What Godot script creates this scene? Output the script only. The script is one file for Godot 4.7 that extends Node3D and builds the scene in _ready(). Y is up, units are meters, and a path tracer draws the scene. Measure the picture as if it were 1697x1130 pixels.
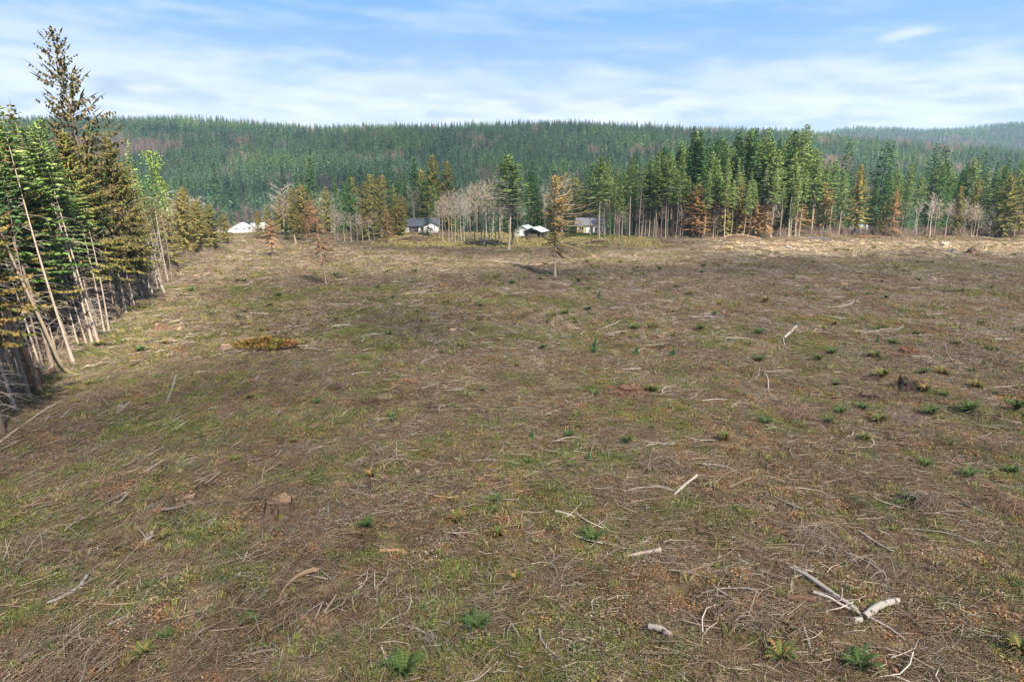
extends Node3D
# A logged field on a bench above a wooded valley, seen from a drone 16 m up. Metres, y up, north (-z) is where the camera looks.

var rng := RandomNumberGenerator.new()
var rough_noise := FastNoiseLite.new()
var patch_noise := FastNoiseLite.new()
var mottle_noise := FastNoiseLite.new()
var hill_noise := FastNoiseLite.new()
var M := {}
var taken := {}


class Shape:
	var v := PackedVector3Array()
	var n := PackedVector3Array()
	var c := PackedColorArray()

	func tri(a: Vector3, b: Vector3, d: Vector3, k: Color) -> void:
		var m := (d - a).cross(b - a).normalized()
		v.append(a); v.append(b); v.append(d)
		n.append(m); n.append(m); n.append(m)
		c.append(k); c.append(k); c.append(k)

	func quad(a: Vector3, b: Vector3, d: Vector3, e: Vector3, k: Color) -> void:
		tri(a, b, d, k)
		tri(a, d, e, k)

	# a blade from p along d: two triangles folded about the midrib
	func kite(p: Vector3, d: Vector3, w: float, up: Vector3, k: Color) -> void:
		var s := d.cross(up).normalized() * w
		var m := p + d * 0.42
		tri(p, m - s, p + d, k)
		tri(p, p + d, m + s, k)

	# a flat feathered spray: midrib blade and two pairs of side blades
	func feather(p: Vector3, d: Vector3, w: float, up: Vector3, k: Color) -> void:
		var s := d.cross(up).normalized()
		kite(p, d, w * 0.45, up, k)
		kite(p, d * 0.8 - up * 0.14 * d.length(), w * 0.4, s, k)
		for i in 2:
			var at := p + d * (0.22 + 0.3 * i)
			var l := d.length() * (0.46 - 0.12 * i)
			var q := d.normalized() * 0.75
			var sag := up * -0.12
			tri(at, at + (q - s * 0.7 + sag) * l, at + d * 0.17, k)
			tri(at, at + d * 0.17, at + (q + s * 0.7 + sag) * l, k)

	func tube(p: PackedVector3Array, r: PackedFloat32Array, sides: int, k: Color, k2: Color, cap := false, capk := Color.WHITE) -> void:
		var last := p.size() - 1
		var whole := (p[last] - p[0]).normalized()
		var ref := Vector3(0.21, 0.1, 0.97) if absf(whole.y) > 0.75 else Vector3(0.08, 0.99, 0.11)
		var rings := []
		var outs := []
		for i in last + 1:
			var t := (p[mini(i + 1, last)] - p[maxi(i - 1, 0)]).normalized()
			var s := t.cross(ref).normalized()
			var q := t.cross(s)
			var ring := PackedVector3Array()
			var outr := PackedVector3Array()
			for j in sides:
				var a := TAU * j / sides
				var o := s * cos(a) + q * sin(a)
				outr.append(o)
				ring.append(p[i] + o * r[i])
			rings.append(ring)
			outs.append(outr)
		for i in last:
			var ka := k.lerp(k2, float(i) / last)
			var kb := k.lerp(k2, float(i + 1) / last)
			var r0: PackedVector3Array = rings[i]
			var r1: PackedVector3Array = rings[i + 1]
			var o0: PackedVector3Array = outs[i]
			var o1: PackedVector3Array = outs[i + 1]
			for j in sides:
				var e := (j + 1) % sides
				v.append(r0[j]); v.append(r1[j]); v.append(r1[e]); v.append(r0[j]); v.append(r1[e]); v.append(r0[e])
				n.append(o0[j]); n.append(o1[j]); n.append(o1[e]); n.append(o0[j]); n.append(o1[e]); n.append(o0[e])
				c.append(ka); c.append(kb); c.append(kb); c.append(ka); c.append(kb); c.append(ka)
		if cap:
			var top: PackedVector3Array = rings[last]
			var bot: PackedVector3Array = rings[0]
			for j in sides:
				tri(p[last], top[(j + 1) % sides], top[j], capk)
				tri(p[0], bot[j], bot[(j + 1) % sides], capk)

	func box(at: Vector3, size: Vector3, k := Color.WHITE) -> void:
		var a := at - size / 2
		var b := at + size / 2
		var x0 := a.x; var x1 := b.x; var y0 := a.y; var y1 := b.y; var z0 := a.z; var z1 := b.z
		quad(Vector3(x0, y0, z1), Vector3(x0, y1, z1), Vector3(x1, y1, z1), Vector3(x1, y0, z1), k)
		quad(Vector3(x1, y0, z0), Vector3(x1, y1, z0), Vector3(x0, y1, z0), Vector3(x0, y0, z0), k)
		quad(Vector3(x0, y0, z0), Vector3(x0, y1, z0), Vector3(x0, y1, z1), Vector3(x0, y0, z1), k)
		quad(Vector3(x1, y0, z1), Vector3(x1, y1, z1), Vector3(x1, y1, z0), Vector3(x1, y0, z0), k)
		quad(Vector3(x0, y1, z1), Vector3(x0, y1, z0), Vector3(x1, y1, z0), Vector3(x1, y1, z1), k)
		quad(Vector3(x0, y0, z0), Vector3(x0, y0, z1), Vector3(x1, y0, z1), Vector3(x1, y0, z0), k)

	# a closed prism: outline in the x-y plane (clockwise seen from +z), pushed from z0 to z1
	func prism(o: PackedVector2Array, z0: float, z1: float, k := Color.WHITE) -> void:
		var t := Geometry2D.triangulate_polygon(o)
		for i in range(0, t.size(), 3):
			var a := o[t[i]]; var b := o[t[i + 1]]; var d := o[t[i + 2]]
			if (b - a).cross(d - a) > 0:
				var e := b; b = d; d = e
			tri(Vector3(a.x, a.y, z1), Vector3(b.x, b.y, z1), Vector3(d.x, d.y, z1), k)
			tri(Vector3(a.x, a.y, z0), Vector3(d.x, d.y, z0), Vector3(b.x, b.y, z0), k)
		for i in o.size():
			var a := o[i]; var b := o[(i + 1) % o.size()]
			quad(Vector3(a.x, a.y, z1), Vector3(a.x, a.y, z0), Vector3(b.x, b.y, z0), Vector3(b.x, b.y, z1), k)

	func mesh() -> ArrayMesh:
		var out := ArrayMesh.new()
		if v.is_empty():
			return out
		var arrays := []
		arrays.resize(Mesh.ARRAY_MAX)
		arrays[Mesh.ARRAY_VERTEX] = v
		arrays[Mesh.ARRAY_NORMAL] = n
		arrays[Mesh.ARRAY_COLOR] = c
		out.add_surface_from_arrays(Mesh.PRIMITIVE_TRIANGLES, arrays)
		return out


# ---------- naming ----------
func numbered(called: String) -> String:
	if not taken.has(called):
		taken[called] = 0
		return called
	taken[called] += 1
	return "%s_%03d" % [called, taken[called]]


func tag(o: Node3D, label: String, category: String, group := "", kind := "") -> Node3D:
	if label: o.set_meta("label", label)
	if category: o.set_meta("category", category)
	if group: o.set_meta("group", group)
	if kind: o.set_meta("kind", kind)
	return o


func root(called: String, at: Vector3, turn := 0.0) -> Node3D:
	var o := Node3D.new()
	o.name = numbered(called)
	add_child(o)
	o.position = at
	o.rotation.y = turn
	return o


func part(called: String, m: Mesh, mat: Material, parent: Node3D) -> MeshInstance3D:
	var o := MeshInstance3D.new()
	o.name = called
	o.mesh = m
	o.material_override = mat
	parent.add_child(o, true)
	return o


func single(called: String, m: Mesh, mat: Material, at := Vector3.ZERO, turn := 0.0) -> MeshInstance3D:
	var o := MeshInstance3D.new()
	o.name = numbered(called)
	o.mesh = m
	o.material_override = mat
	add_child(o)
	o.position = at
	o.rotation.y = turn
	return o


func copies(called: String, m: Mesh, mat: Material, xf: Array, cols: PackedColorArray, parent: Node3D) -> void:
	var mm := MultiMesh.new()
	mm.transform_format = MultiMesh.TRANSFORM_3D
	mm.use_colors = true
	mm.mesh = m
	mm.instance_count = xf.size()
	for i in xf.size():
		mm.set_instance_transform(i, xf[i])
		mm.set_instance_color(i, cols[i])
	var o := MultiMeshInstance3D.new()
	o.name = called
	o.multimesh = mm
	o.material_override = mat
	parent.add_child(o, true)


# ---------- the lie of the land ----------
func along(px: float, xs: Array, ys: Array) -> float:
	if px <= xs[0]: return ys[0]
	for i in range(1, xs.size()):
		if px <= xs[i]:
			return lerpf(ys[i - 1], ys[i], (px - xs[i - 1]) / (xs[i] - xs[i - 1]))
	return ys[-1]


func ridge(x: float) -> float:
	return along(x, [-1200.0, -900.0, -639.0, -430.0, -319.0, -190.0, 21.0, 120.0, 273.0, 400.0, 467.0, 632.0, 823.0, 1200.0], [80.0, 92.0, 92.0, 86.0, 79.0, 78.0, 85.0, 85.0, 76.0, 71.0, 67.0, 57.0, 40.0, 16.0])


func far_ridge(x: float) -> float:
	return along(x, [600.0, 950.0, 1001.0, 1090.0, 1180.0, 1263.0, 1457.0, 1554.0, 1645.0, 2100.0], [96.0, 130.0, 138.0, 156.0, 152.0, 153.0, 153.0, 167.0, 174.0, 182.0])


func lie(x: float, d: float) -> float:
	var y := -20.0 * smoothstep(195.0, 340.0, d)
	if d > 300.0 and d < 480.0 and x < -90.0:
		y += 3.0 * exp(-((x + 154.0) ** 2 + (d - 394.0) ** 2) / 900.0)
	if d > 400.0:
		var t := clampf((d - 400.0) / 750.0, 0.0, 1.0)
		var up := lerpf(t, smoothstep(0.0, 1.0, t), 0.35)
		y += lerpf(-20.0, ridge(x) + 3.5, up) + 20.0 + hill_noise.get_noise_2d(x, d) * 13.0 * sin(PI * t)
		if d > 1150.0:
			var back := lerpf(ridge(x), 20.0, smoothstep(1150.0, 1550.0, d))
			var t2 := smoothstep(1500.0, 2300.0, d)
			y = lerpf(back, far_ridge(x), t2) + hill_noise.get_noise_2d(x * 0.6, d * 0.6) * 30.0 * sin(PI * clampf((d - 1400.0) / 900.0, 0.0, 1.0))
			y = lerpf(y, 20.0, smoothstep(2350.0, 3000.0, d))
	return y


const TRACK := [Vector2(-23.7, -69.06), Vector2(-21.71, -78.1), Vector2(-18.95, -84.94), Vector2(-17.26, -92.53), Vector2(-11.44, -99.83), Vector2(-4.57, -105.77), Vector2(0.16, -116.81)]

func rut(x: float, z: float) -> float:
	if z > -60.0 or z < -135.0 or x > 8.0 or x < -50.0:
		return 0.0
	var best := 1e9
	var q := Vector2(x, z)
	for i in TRACK.size() - 1:
		var e := Geometry2D.get_closest_point_to_segment(q, TRACK[i], TRACK[i + 1])
		best = minf(best, q.distance_to(e))
	return maxf(0.0, 1.0 - absf(best - 1.15) / 0.55)


func ground(x: float, z: float) -> float:
	var d := -z
	var y := lie(x, d)
	if d < 230.0:
		var f := 1.0 - smoothstep(190.0, 230.0, d)
		y += (rough_noise.get_noise_2d(x * 0.35, z * 0.35) * 0.5 + rough_noise.get_noise_2d(x * 1.9 + 300.0, z * 1.9) * 0.16) * f - 0.28 * rut(x, z)
	return y


# plain words for where in the field a thing lies
func whereabouts(x: float, d: float) -> String:
	var row := "near" if d < 36.0 else "middle" if d < 75.0 else "far"
	var s := x / d
	return row + " " + ("left" if s < -0.36 else "centre-left" if s < -0.12 else "centre" if s < 0.12 else "centre-right" if s < 0.36 else "right") + " of the field"


# what stands before a place in the valley, from the field
func behind(s: float) -> String:
	for a in [[-0.5, "the west wood"], [-0.43, "the western gold cedars"], [-0.345, "the white valley house"], [-0.26, "the thin rusty conifer"], [-0.19, "the olive cedars"], [-0.12, "the dark-roofed house"], [-0.02, "the alder clump"], [0.05, "the metal shelter"]]:
		if s < float(a[0]): return a[1]
	return "the grey-roofed house"


func on(x: float, z: float) -> Vector3:
	return Vector3(x, ground(x, z), z)


func mixed(a: Color, b: Color, t: float) -> Color:
	return a.lerp(b, clampf(t, 0.0, 1.0))


func field_color(x: float, z: float) -> Color:
	var d := -z
	var a := patch_noise.get_noise_2d(x, z)
	var b := patch_noise.get_noise_2d(x * 3.1 + 70.0, z * 3.1)
	var m := mottle_noise.get_noise_2d(x, z)
	var e := mottle_noise.get_noise_2d(x * 0.3 - 40.0, z * 0.3 + 90.0)
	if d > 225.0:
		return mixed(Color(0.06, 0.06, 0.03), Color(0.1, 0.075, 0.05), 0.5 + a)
	var k := mixed(Color(0.245, 0.195, 0.128), Color(0.165, 0.125, 0.08), 0.5 + b * 1.1)
	k = mixed(k, Color(0.29, 0.225, 0.165), smoothstep(0.05, 0.4, m) * 0.55)
	k = mixed(k, Color(0.22, 0.14, 0.09), smoothstep(0.12, 0.4, e + x * 0.004) * 0.6)
	k = mixed(k, Color(0.085, 0.055, 0.036), smoothstep(0.18, 0.45, -m - 0.1 * b) * 0.75)
	# moss and young grass: more of it to the west and in the middle distance
	var green := smoothstep(0.02, 0.36, a * 0.75 + b * 0.5 + 0.07 - x * 0.003)
	k = mixed(k, mixed(Color(0.2, 0.19, 0.06), Color(0.145, 0.16, 0.055), 0.5 + m), green * 0.85)
	# straw and hay along the far edge
	var meadow := smoothstep(158.0, 172.0, d + 12.0 * a) * smoothstep(-38.0, -28.0, x) * (1.0 - smoothstep(26.0, 40.0, x))
	k = mixed(k, mixed(Color(0.44, 0.34, 0.17), Color(0.3, 0.29, 0.11), 0.5 + b), meadow * 0.85)
	var straw := smoothstep(132.0, 150.0, d + 16.0 * a) * (1.0 - smoothstep(168.0, 180.0, d + 10.0 * b)) * smoothstep(48.0, 75.0, x + 14.0 * a)
	k = mixed(k, mixed(Color(0.55, 0.44, 0.29), Color(0.34, 0.26, 0.17), 0.5 + 1.3 * m), straw * 0.9)
	var strip := (1.0 - smoothstep(4.0, 9.0, absf(d - 124.0 - 8.0 * b))) * smoothstep(50.0, 75.0, x)
	k = mixed(k, Color(0.27, 0.27, 0.08), strip * 0.75)
	k = mixed(k, Color(0.12, 0.09, 0.05), rut(x, z) * 0.8)
	var lawn := (1.0 - smoothstep(3.0, 7.0, absf(d - 192.0))) * smoothstep(8.0, 14.0, x) * (1.0 - smoothstep(27.0, 34.0, x))
	k = mixed(k, Color(0.19, 0.24, 0.05), lawn * 0.9)
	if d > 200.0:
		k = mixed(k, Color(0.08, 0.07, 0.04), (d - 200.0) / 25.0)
	# under the west wood: brown needles
	return k


# ---------- materials ----------
func grain(seed_: int, freq: float, oct: int, lo: float, hi: float, warm := 0.0) -> NoiseTexture2D:
	var f := FastNoiseLite.new()
	f.seed = seed_
	f.frequency = freq
	f.fractal_octaves = oct
	var t := NoiseTexture2D.new()
	t.width = 512
	t.height = 512
	t.seamless = true
	t.noise = f
	var g := Gradient.new()
	g.set_color(0, Color(lo, lo * (1.0 - warm), lo * (1.0 - warm * 1.6)))
	g.set_color(1, Color(hi, hi, hi))
	t.color_ramp = g
	return t


func surface(albedo: Color, roughness := 0.95, tex: Texture2D = null, tile := 1.0, world := true) -> StandardMaterial3D:
	var m := StandardMaterial3D.new()
	m.albedo_color = albedo.linear_to_srgb()
	m.roughness = roughness
	m.metallic_specular = 0.25
	m.vertex_color_use_as_albedo = true
	if tex:
		m.albedo_texture = tex
		m.uv1_triplanar = true
		m.uv1_world_triplanar = world
		m.uv1_scale = Vector3.ONE / tile
	return m


func leafy(tint: Color) -> StandardMaterial3D:
	var m := surface(tint, 0.8)
	m.backlight_enabled = true
	m.backlight = Color(0.45, 0.5, 0.3)
	return m


func soil_texture() -> ImageTexture:
	var layers := []
	for s in [[11, 0.012, 4], [12, 0.05, 4], [13, 0.2, 3], [14, 0.03, 5]]:
		var f := FastNoiseLite.new()
		f.seed = s[0]
		f.frequency = s[1]
		f.fractal_octaves = s[2]
		var im := f.get_seamless_image(1024, 1024)
		im.convert(Image.FORMAT_L8)
		layers.append(im.get_data())
	var a: PackedByteArray = layers[0]
	var b: PackedByteArray = layers[1]
	var e: PackedByteArray = layers[2]
	var g: PackedByteArray = layers[3]
	var out := PackedByteArray()
	out.resize(1024 * 1024 * 3)
	for i in 1024 * 1024:
		var w := a[i] * 0.25 + b[i] * 0.4 + e[i] * 0.55
		w = clampf((w - 60.0) * 1.7, 60.0, 255.0)
		var gg := g[i] * 0.12 - 15.0
		out[i * 3] = int(clampf(w * 1.0 - gg, 0.0, 255.0))
		out[i * 3 + 1] = int(clampf(w * 0.97 + gg, 0.0, 255.0))
		out[i * 3 + 2] = int(clampf(w * 0.93 - gg * 0.8, 0.0, 255.0))
	return ImageTexture.create_from_image(Image.create_from_data(1024, 1024, false, Image.FORMAT_RGB8, out))


func make_materials() -> void:
	var bark := grain(3, 0.03, 5, 0.62, 1.0, 0.03)
	M.ground = surface(Color(1.75, 1.75, 1.75).clamp(Color.BLACK, Color.WHITE), 1.0, soil_texture(), 7.0)
	M.ground.detail_enabled = true
	M.ground.detail_albedo = grain(8, 0.02, 5, 0.62, 1.0, 0.02)
	M.ground.detail_blend_mode = BaseMaterial3D.BLEND_MODE_MUL
	M.ground.detail_uv_layer = BaseMaterial3D.DETAIL_UV_2
	M.ground.uv2_triplanar = true
	M.ground.uv2_world_triplanar = true
	M.ground.uv2_scale = Vector3.ONE / 23.0
	M.bark = surface(Color.WHITE, 0.95, bark, 1.3, false)
	M.wood = surface(Color.WHITE, 0.9, bark, 0.6, false)
	M.twig = surface(Color.WHITE, 0.95)
	M.leaf = leafy(Color.WHITE)
	M.leaf_bright = leafy(Color(1.0, 1.0, 0.9))
	M.plain = surface(Color.WHITE, 0.7)
	M.rock = surface(Color.WHITE, 0.95, grain(21, 0.04, 5, 0.55, 1.0), 0.8, false)
	M.paint = surface(Color.WHITE, 0.45, grain(31, 0.02, 4, 0.86, 1.0), 3.0, false)
	M.roof = surface(Color.WHITE, 0.8, grain(32, 0.05, 4, 0.6, 1.0), 2.0, false)
	M.tin = surface(Color.WHITE, 0.4, grain(33, 0.02, 4, 0.8, 1.0), 3.0, false)
	M.tin.metallic = 0.2
	M.glass = surface(Color(0.03, 0.035, 0.04), 0.12)
	M.glass.metallic_specular = 0.6
	M.rubber = surface(Color(0.02, 0.02, 0.02), 0.9)
	M.gravel = surface(Color(0.34, 0.34, 0.35), 0.95, grain(34, 0.2, 3, 0.6, 1.0), 2.0)


# ---------- trees ----------
func pick(cols: Array) -> Color:
	var k: Color = cols[rng.randi() % cols.size()]
	return k * rng.randf_range(0.75, 1.25) * 1.45


# One conifer: [trunk, limbs, foliage, dead branches]
func conifer(o: Dictionary) -> Array:
	var h: float = o.h
	var base: float = o.base
	var reach: float = o.r
	var bark_k: Color = o.get("bark", Color(0.2, 0.16, 0.13))
	var trunk := Shape.new()
	var limbs := Shape.new()
	var leaf := Shape.new()
	var dead := Shape.new()
	var pts := PackedVector3Array()
	var rad := PackedFloat32Array()
	var bend := Vector3(rng.randf_range(-1, 1), 0, rng.randf_range(-1, 1)) * h * 0.012
	var r0: float = o.get("girth", h * 0.0105)
	for i in 13:
		var t := i / 12.0
		pts.append(Vector3(0, h * t, 0) + bend * sin(t * PI * 1.3))
		rad.append(r0 * ((1.0 - t) * 0.92 + 0.03) * (1.0 + 0.45 * exp(-t * 40.0)))
	trunk.tube(pts, rad, 9, bark_k, bark_k * 1.1)
	var sparse: float = o.get("sparse", 0.0)
	var hang: float = o.get("hang", 0.15)
	var length: float = o.get("spray", 0.6)
	var width: float = o.get("width", 0.11)
	var gap: float = o.get("gap", 0.24)
	var fine: bool = o.get("fine", false)
	var cols: Array = o.cols
	var y := base
	while y < h - 0.25:
		var t := (y - base) / (h - base)
		var at := pts[0].lerp(pts[12], y / h)
		var seg := y / h * 12.0
		at = pts[int(seg)].lerp(pts[mini(int(seg) + 1, 12)], seg - int(seg))
		var n := int(o.per) if t < 0.8 else int(o.per) - 1
		var spin := rng.randf() * TAU
		for b in n:
			if rng.randf() < float(o.get("missing", 0.08)):
				continue
			var az := spin + TAU * b / n + rng.randf_range(-0.35, 0.35)
			var side := Vector3(cos(az), 0, sin(az))
			var shape := minf(1.0, 0.6 + t * 4.0) * pow(1.0 - t, float(o.get("taper", 0.85))) + 0.03
			var l := reach * shape * rng.randf_range(float(o.get("least", 0.62)), 1.2)
			if o.has("lean"):
				l *= clampf(1.0 + side.dot(o.lean), 0.12, 1.8)
			var elev: float = lerpf(o.get("sag", -0.25), o.get("lift", 0.6), t) + rng.randf_range(-0.12, 0.12)
			var droop: float = o.get("droop", 0.18) * rng.randf_range(0.7, 1.3)
			var tip: float = o.get("tip", 0.1)
			var wood := PackedVector3Array()
			var wr := PackedFloat32Array()
			for i in 5:
				var s := i / 4.0
				wood.append(at + side * (l * s * cos(elev)) + Vector3.UP * (l * (s * sin(elev) - droop * s * s + tip * s * s * s)))
				wr.append(lerpf(0.012 + l * 0.009, 0.004, s))
			limbs.tube(wood, wr, 3, bark_k * 0.9, bark_k * 0.75)
			var perp := side.cross(Vector3.UP)
			var steps := maxi(2, int(l / gap))
			var branch_k := rng.randf_range(0.8, 1.2)
			for i in steps:
				var s := (i + 0.6 + rng.randf_range(-0.3, 0.3)) / steps
				if s < float(o.get("bare", 0.12)):
					continue
				var f := clampf(s, 0.0, 0.999) * 4.0
				var p := wood[int(f)].lerp(wood[int(f) + 1], f - int(f))
				for q in [-1.0, 1.0]:
					if rng.randf() < sparse:
						continue
					var dir: Vector3 = side * rng.randf_range(0.45, 0.8) + perp * (q * rng.randf_range(0.5, 1.0)) + Vector3.DOWN * (hang * rng.randf_range(0.5, 1.5)) + Vector3.UP * 0.08
					var ll := length * (1.0 - 0.5 * s) * rng.randf_range(0.65, 1.3) * clampf(l / reach * 1.6, 0.5, 1.0)
					var up := Vector3(rng.randf_range(-1.3, 1.3), 0.9, rng.randf_range(-1.3, 1.3)) if hang < 0.7 else side + Vector3(rng.randf_range(-0.6, 0.6), 0.2, rng.randf_range(-0.6, 0.6))
					var k := pick(cols) * branch_k
					if fine:
						leaf.feather(p, dir.normalized() * ll, width * 2.2, up, k)
					else:
						leaf.kite(p, dir.normalized() * ll, width, up, k)
			if sparse < 0.6:
				leaf.kite(wood[3], (wood[4] - wood[3]) * 1.9, width, Vector3.UP, pick(cols))
		y += float(o.whorl) * rng.randf_range(0.75, 1.25) * lerpf(1.0, 0.6, t)
	leaf.kite(Vector3(0, h - 0.6, 0) + pts[12] - Vector3(0, h, 0), Vector3(0, 1.0, 0), 0.1, Vector3.RIGHT, pick(cols))
	var dk: Color = o.get("dead_k", Color(0.3, 0.255, 0.22))
	for i in int(o.get("dead", 0)):
		var yy := rng.randf_range(h * 0.06, maxf(base * 1.05, h * 0.2))
		var az := rng.randf() * TAU
		var side := Vector3(cos(az), 0, sin(az))
		var l := rng.randf_range(0.5, 1.0) * float(o.get("dead_len", 1.6))
		var p := Vector3(0, yy, 0) + pts[int(yy / h * 12.0)] * Vector3(1, 0, 1)
		var lift := rng.randf_range(-0.25, 0.35)
		var w := PackedVector3Array([p, p + side * l * 0.5 + Vector3.UP * l * (lift * 0.5 - 0.05), p + side * l + Vector3.UP * l * (lift - 0.3)])
		dead.tube(w, PackedFloat32Array([0.022, 0.014, 0.005]), 3, dk, dk * 1.15)
		for j in 3:
			var a := w[1].lerp(w[2], rng.randf())
			dead.tube(PackedVector3Array([a, a + (side * rng.randf_range(-0.2, 0.7) + side.cross(Vector3.UP) * rng.randf_range(-1, 1) + Vector3.DOWN * 0.4) * l * 0.32]), PackedFloat32Array([0.008, 0.003]), 3, dk, dk)
	return [trunk.mesh(), limbs.mesh(), leaf.mesh(), dead.mesh(), h]


# One leafless broadleaf: [trunk, boughs, twigs]
func leafless(h: float, fork: float, spread: float, r0: float, k: Color, tk: Color, many := 16) -> Array:
	var trunk := Shape.new()
	var boughs := Shape.new()
	var twigs := Shape.new()
	var pts := PackedVector3Array()
	var rad := PackedFloat32Array()
	var sway := Vector3(rng.randf_range(-1, 1), 0, rng.randf_range(-1, 1)) * h * 0.03
	for i in 9:
		var t := i / 8.0
		pts.append(Vector3(0, h * 0.93 * t, 0) + sway * sin(t * PI * 1.4 + 0.2) * t + Vector3(rng.randf_range(-1, 1), 0, rng.randf_range(-1, 1)) * 0.06)
		rad.append(r0 * (1.0 - t * 0.93) * (1.0 + 0.4 * exp(-t * 30.0)))
	trunk.tube(pts, rad, 7, k, k * 0.85)
	for i in many:
		var t := lerpf(fork, 0.98, (i + rng.randf()) / many)
		var f := minf(t * 8.0, 7.99)
		var p := pts[int(f)].lerp(pts[int(f) + 1], f - int(f))
		var az := i * 2.4 + rng.randf_range(-0.5, 0.5)
		var side := Vector3(cos(az), 0, sin(az))
		var l := spread * rng.randf_range(0.65, 1.15) * (1.0 - 0.55 * (t - fork) / (1.0 - fork))
		var rise := rng.randf_range(0.6, 1.3)
		var w := PackedVector3Array([p, p + (side * 0.5 + Vector3.UP * rise * 0.35) * l, p + (side * 0.85 + Vector3.UP * rise * 0.95) * l])
		boughs.tube(w, PackedFloat32Array([r0 * 0.32, r0 * 0.2, 0.008]), 4, k * 0.9, tk)
		for j in 9:
			var s := rng.randf_range(0.25, 1.0) * 1.99
			var a := w[int(s)].lerp(w[int(s) + 1], s - int(s))
			var dir := (side * rng.randf_range(-0.1, 0.8) + side.cross(Vector3.UP) * rng.randf_range(-0.9, 0.9) + Vector3.UP * rng.randf_range(0.3, 1.1)).normalized()
			var ll := l * rng.randf_range(0.28, 0.55)
			var e := a + dir * ll
			twigs.tube(PackedVector3Array([a, e]), PackedFloat32Array([0.014, 0.006]), 3, tk, tk)
			for q in 4:
				var a2 := a.lerp(e, rng.randf_range(0.3, 1.0))
				var d2 := (dir + Vector3(rng.randf_range(-0.8, 0.8), rng.randf_range(-0.3, 0.7), rng.randf_range(-0.8, 0.8))).normalized()
				twigs.tube(PackedVector3Array([a2, a2 + d2 * ll * 0.55]), PackedFloat32Array([0.009, 0.004]), 3, tk, tk * 1.1)
	return [trunk.mesh(), boughs.mesh(), twigs.mesh(), h]


# A whole distant conifer in one mesh
func small_conifer(h: float, r: float, cols: Array) -> ArrayMesh:
	var s := Shape.new()
	s.tube(PackedVector3Array([Vector3.ZERO, Vector3(0, h * 0.97, 0)]), PackedFloat32Array([h * 0.012, 0.03]), 4, Color(0.14, 0.11, 0.09), Color(0.12, 0.1, 0.08))
	var y := h * 0.16
	while y < h * 0.97:
		var t := (y / h - 0.16) / 0.84
		var n := 7
		var spin := rng.randf() * TAU
		for b in n:
			var az := spin + TAU * b / n + rng.randf_range(-0.3, 0.3)
			var side := Vector3(cos(az), 0, sin(az))
			var l := r * (minf(1.0, 0.55 + t * 3.0) * pow(1.0 - t, 0.8) + 0.05) * rng.randf_range(0.6, 1.2)
			var e := Vector3(0, y, 0) + side * l + Vector3.UP * l * (lerpf(-0.35, 0.5, t) + rng.randf_range(-0.15, 0.15))
			var p := Vector3(0, y + l * 0.05, 0)
			var k := pick(cols)
			s.kite(p, e - p, l * 0.22, Vector3.UP + side.cross(Vector3.UP) * rng.randf_range(-0.7, 0.7), k)
			var sd := side.cross(Vector3.UP)
			for q in [-1.0, 1.0]:
				var a := p.lerp(e, 0.45)
				s.kite(a, (side * 0.6 + sd * q * 0.7 + Vector3.DOWN * 0.25) * l * 0.5, l * 0.1, Vector3.UP, k * 0.95)
		y += h * 0.042 * lerpf(1.0, 0.65, t)
	s.kite(Vector3(0, h * 0.95, 0), Vector3(0, h * 0.06, 0), 0.12, Vector3.RIGHT, pick(cols))
	return s.mesh()


func small_leafless(h: float, tk: Color) -> ArrayMesh:
	var s := Shape.new()
	s.tube(PackedVector3Array([Vector3.ZERO, Vector3(0, h * 0.9, 0)]), PackedFloat32Array([h * 0.014, 0.02]), 4, tk * 1.3, tk)
	for i in 26:
		var p := Vector3(0, h * rng.randf_range(0.3, 0.88), 0)
		var side := Vector3.RIGHT.rotated(Vector3.UP, rng.randf() * TAU)
		var e := p + side * h * rng.randf_range(0.1, 0.26) + Vector3.UP * h * rng.randf_range(0.1, 0.24)
		s.tube(PackedVector3Array([p, e]), PackedFloat32Array([0.05, 0.02]), 3, tk, tk)
		for j in 7:
			var a := p.lerp(e, rng.randf_range(0.3, 1.0))
			s.tube(PackedVector3Array([a, a + Vector3(rng.randf_range(-1, 1), rng.randf_range(0.1, 1.2), rng.randf_range(-1, 1)) * h * 0.09]), PackedFloat32Array([0.03, 0.012]), 3, tk, tk)
	return s.mesh()


var protos := {}

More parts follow.
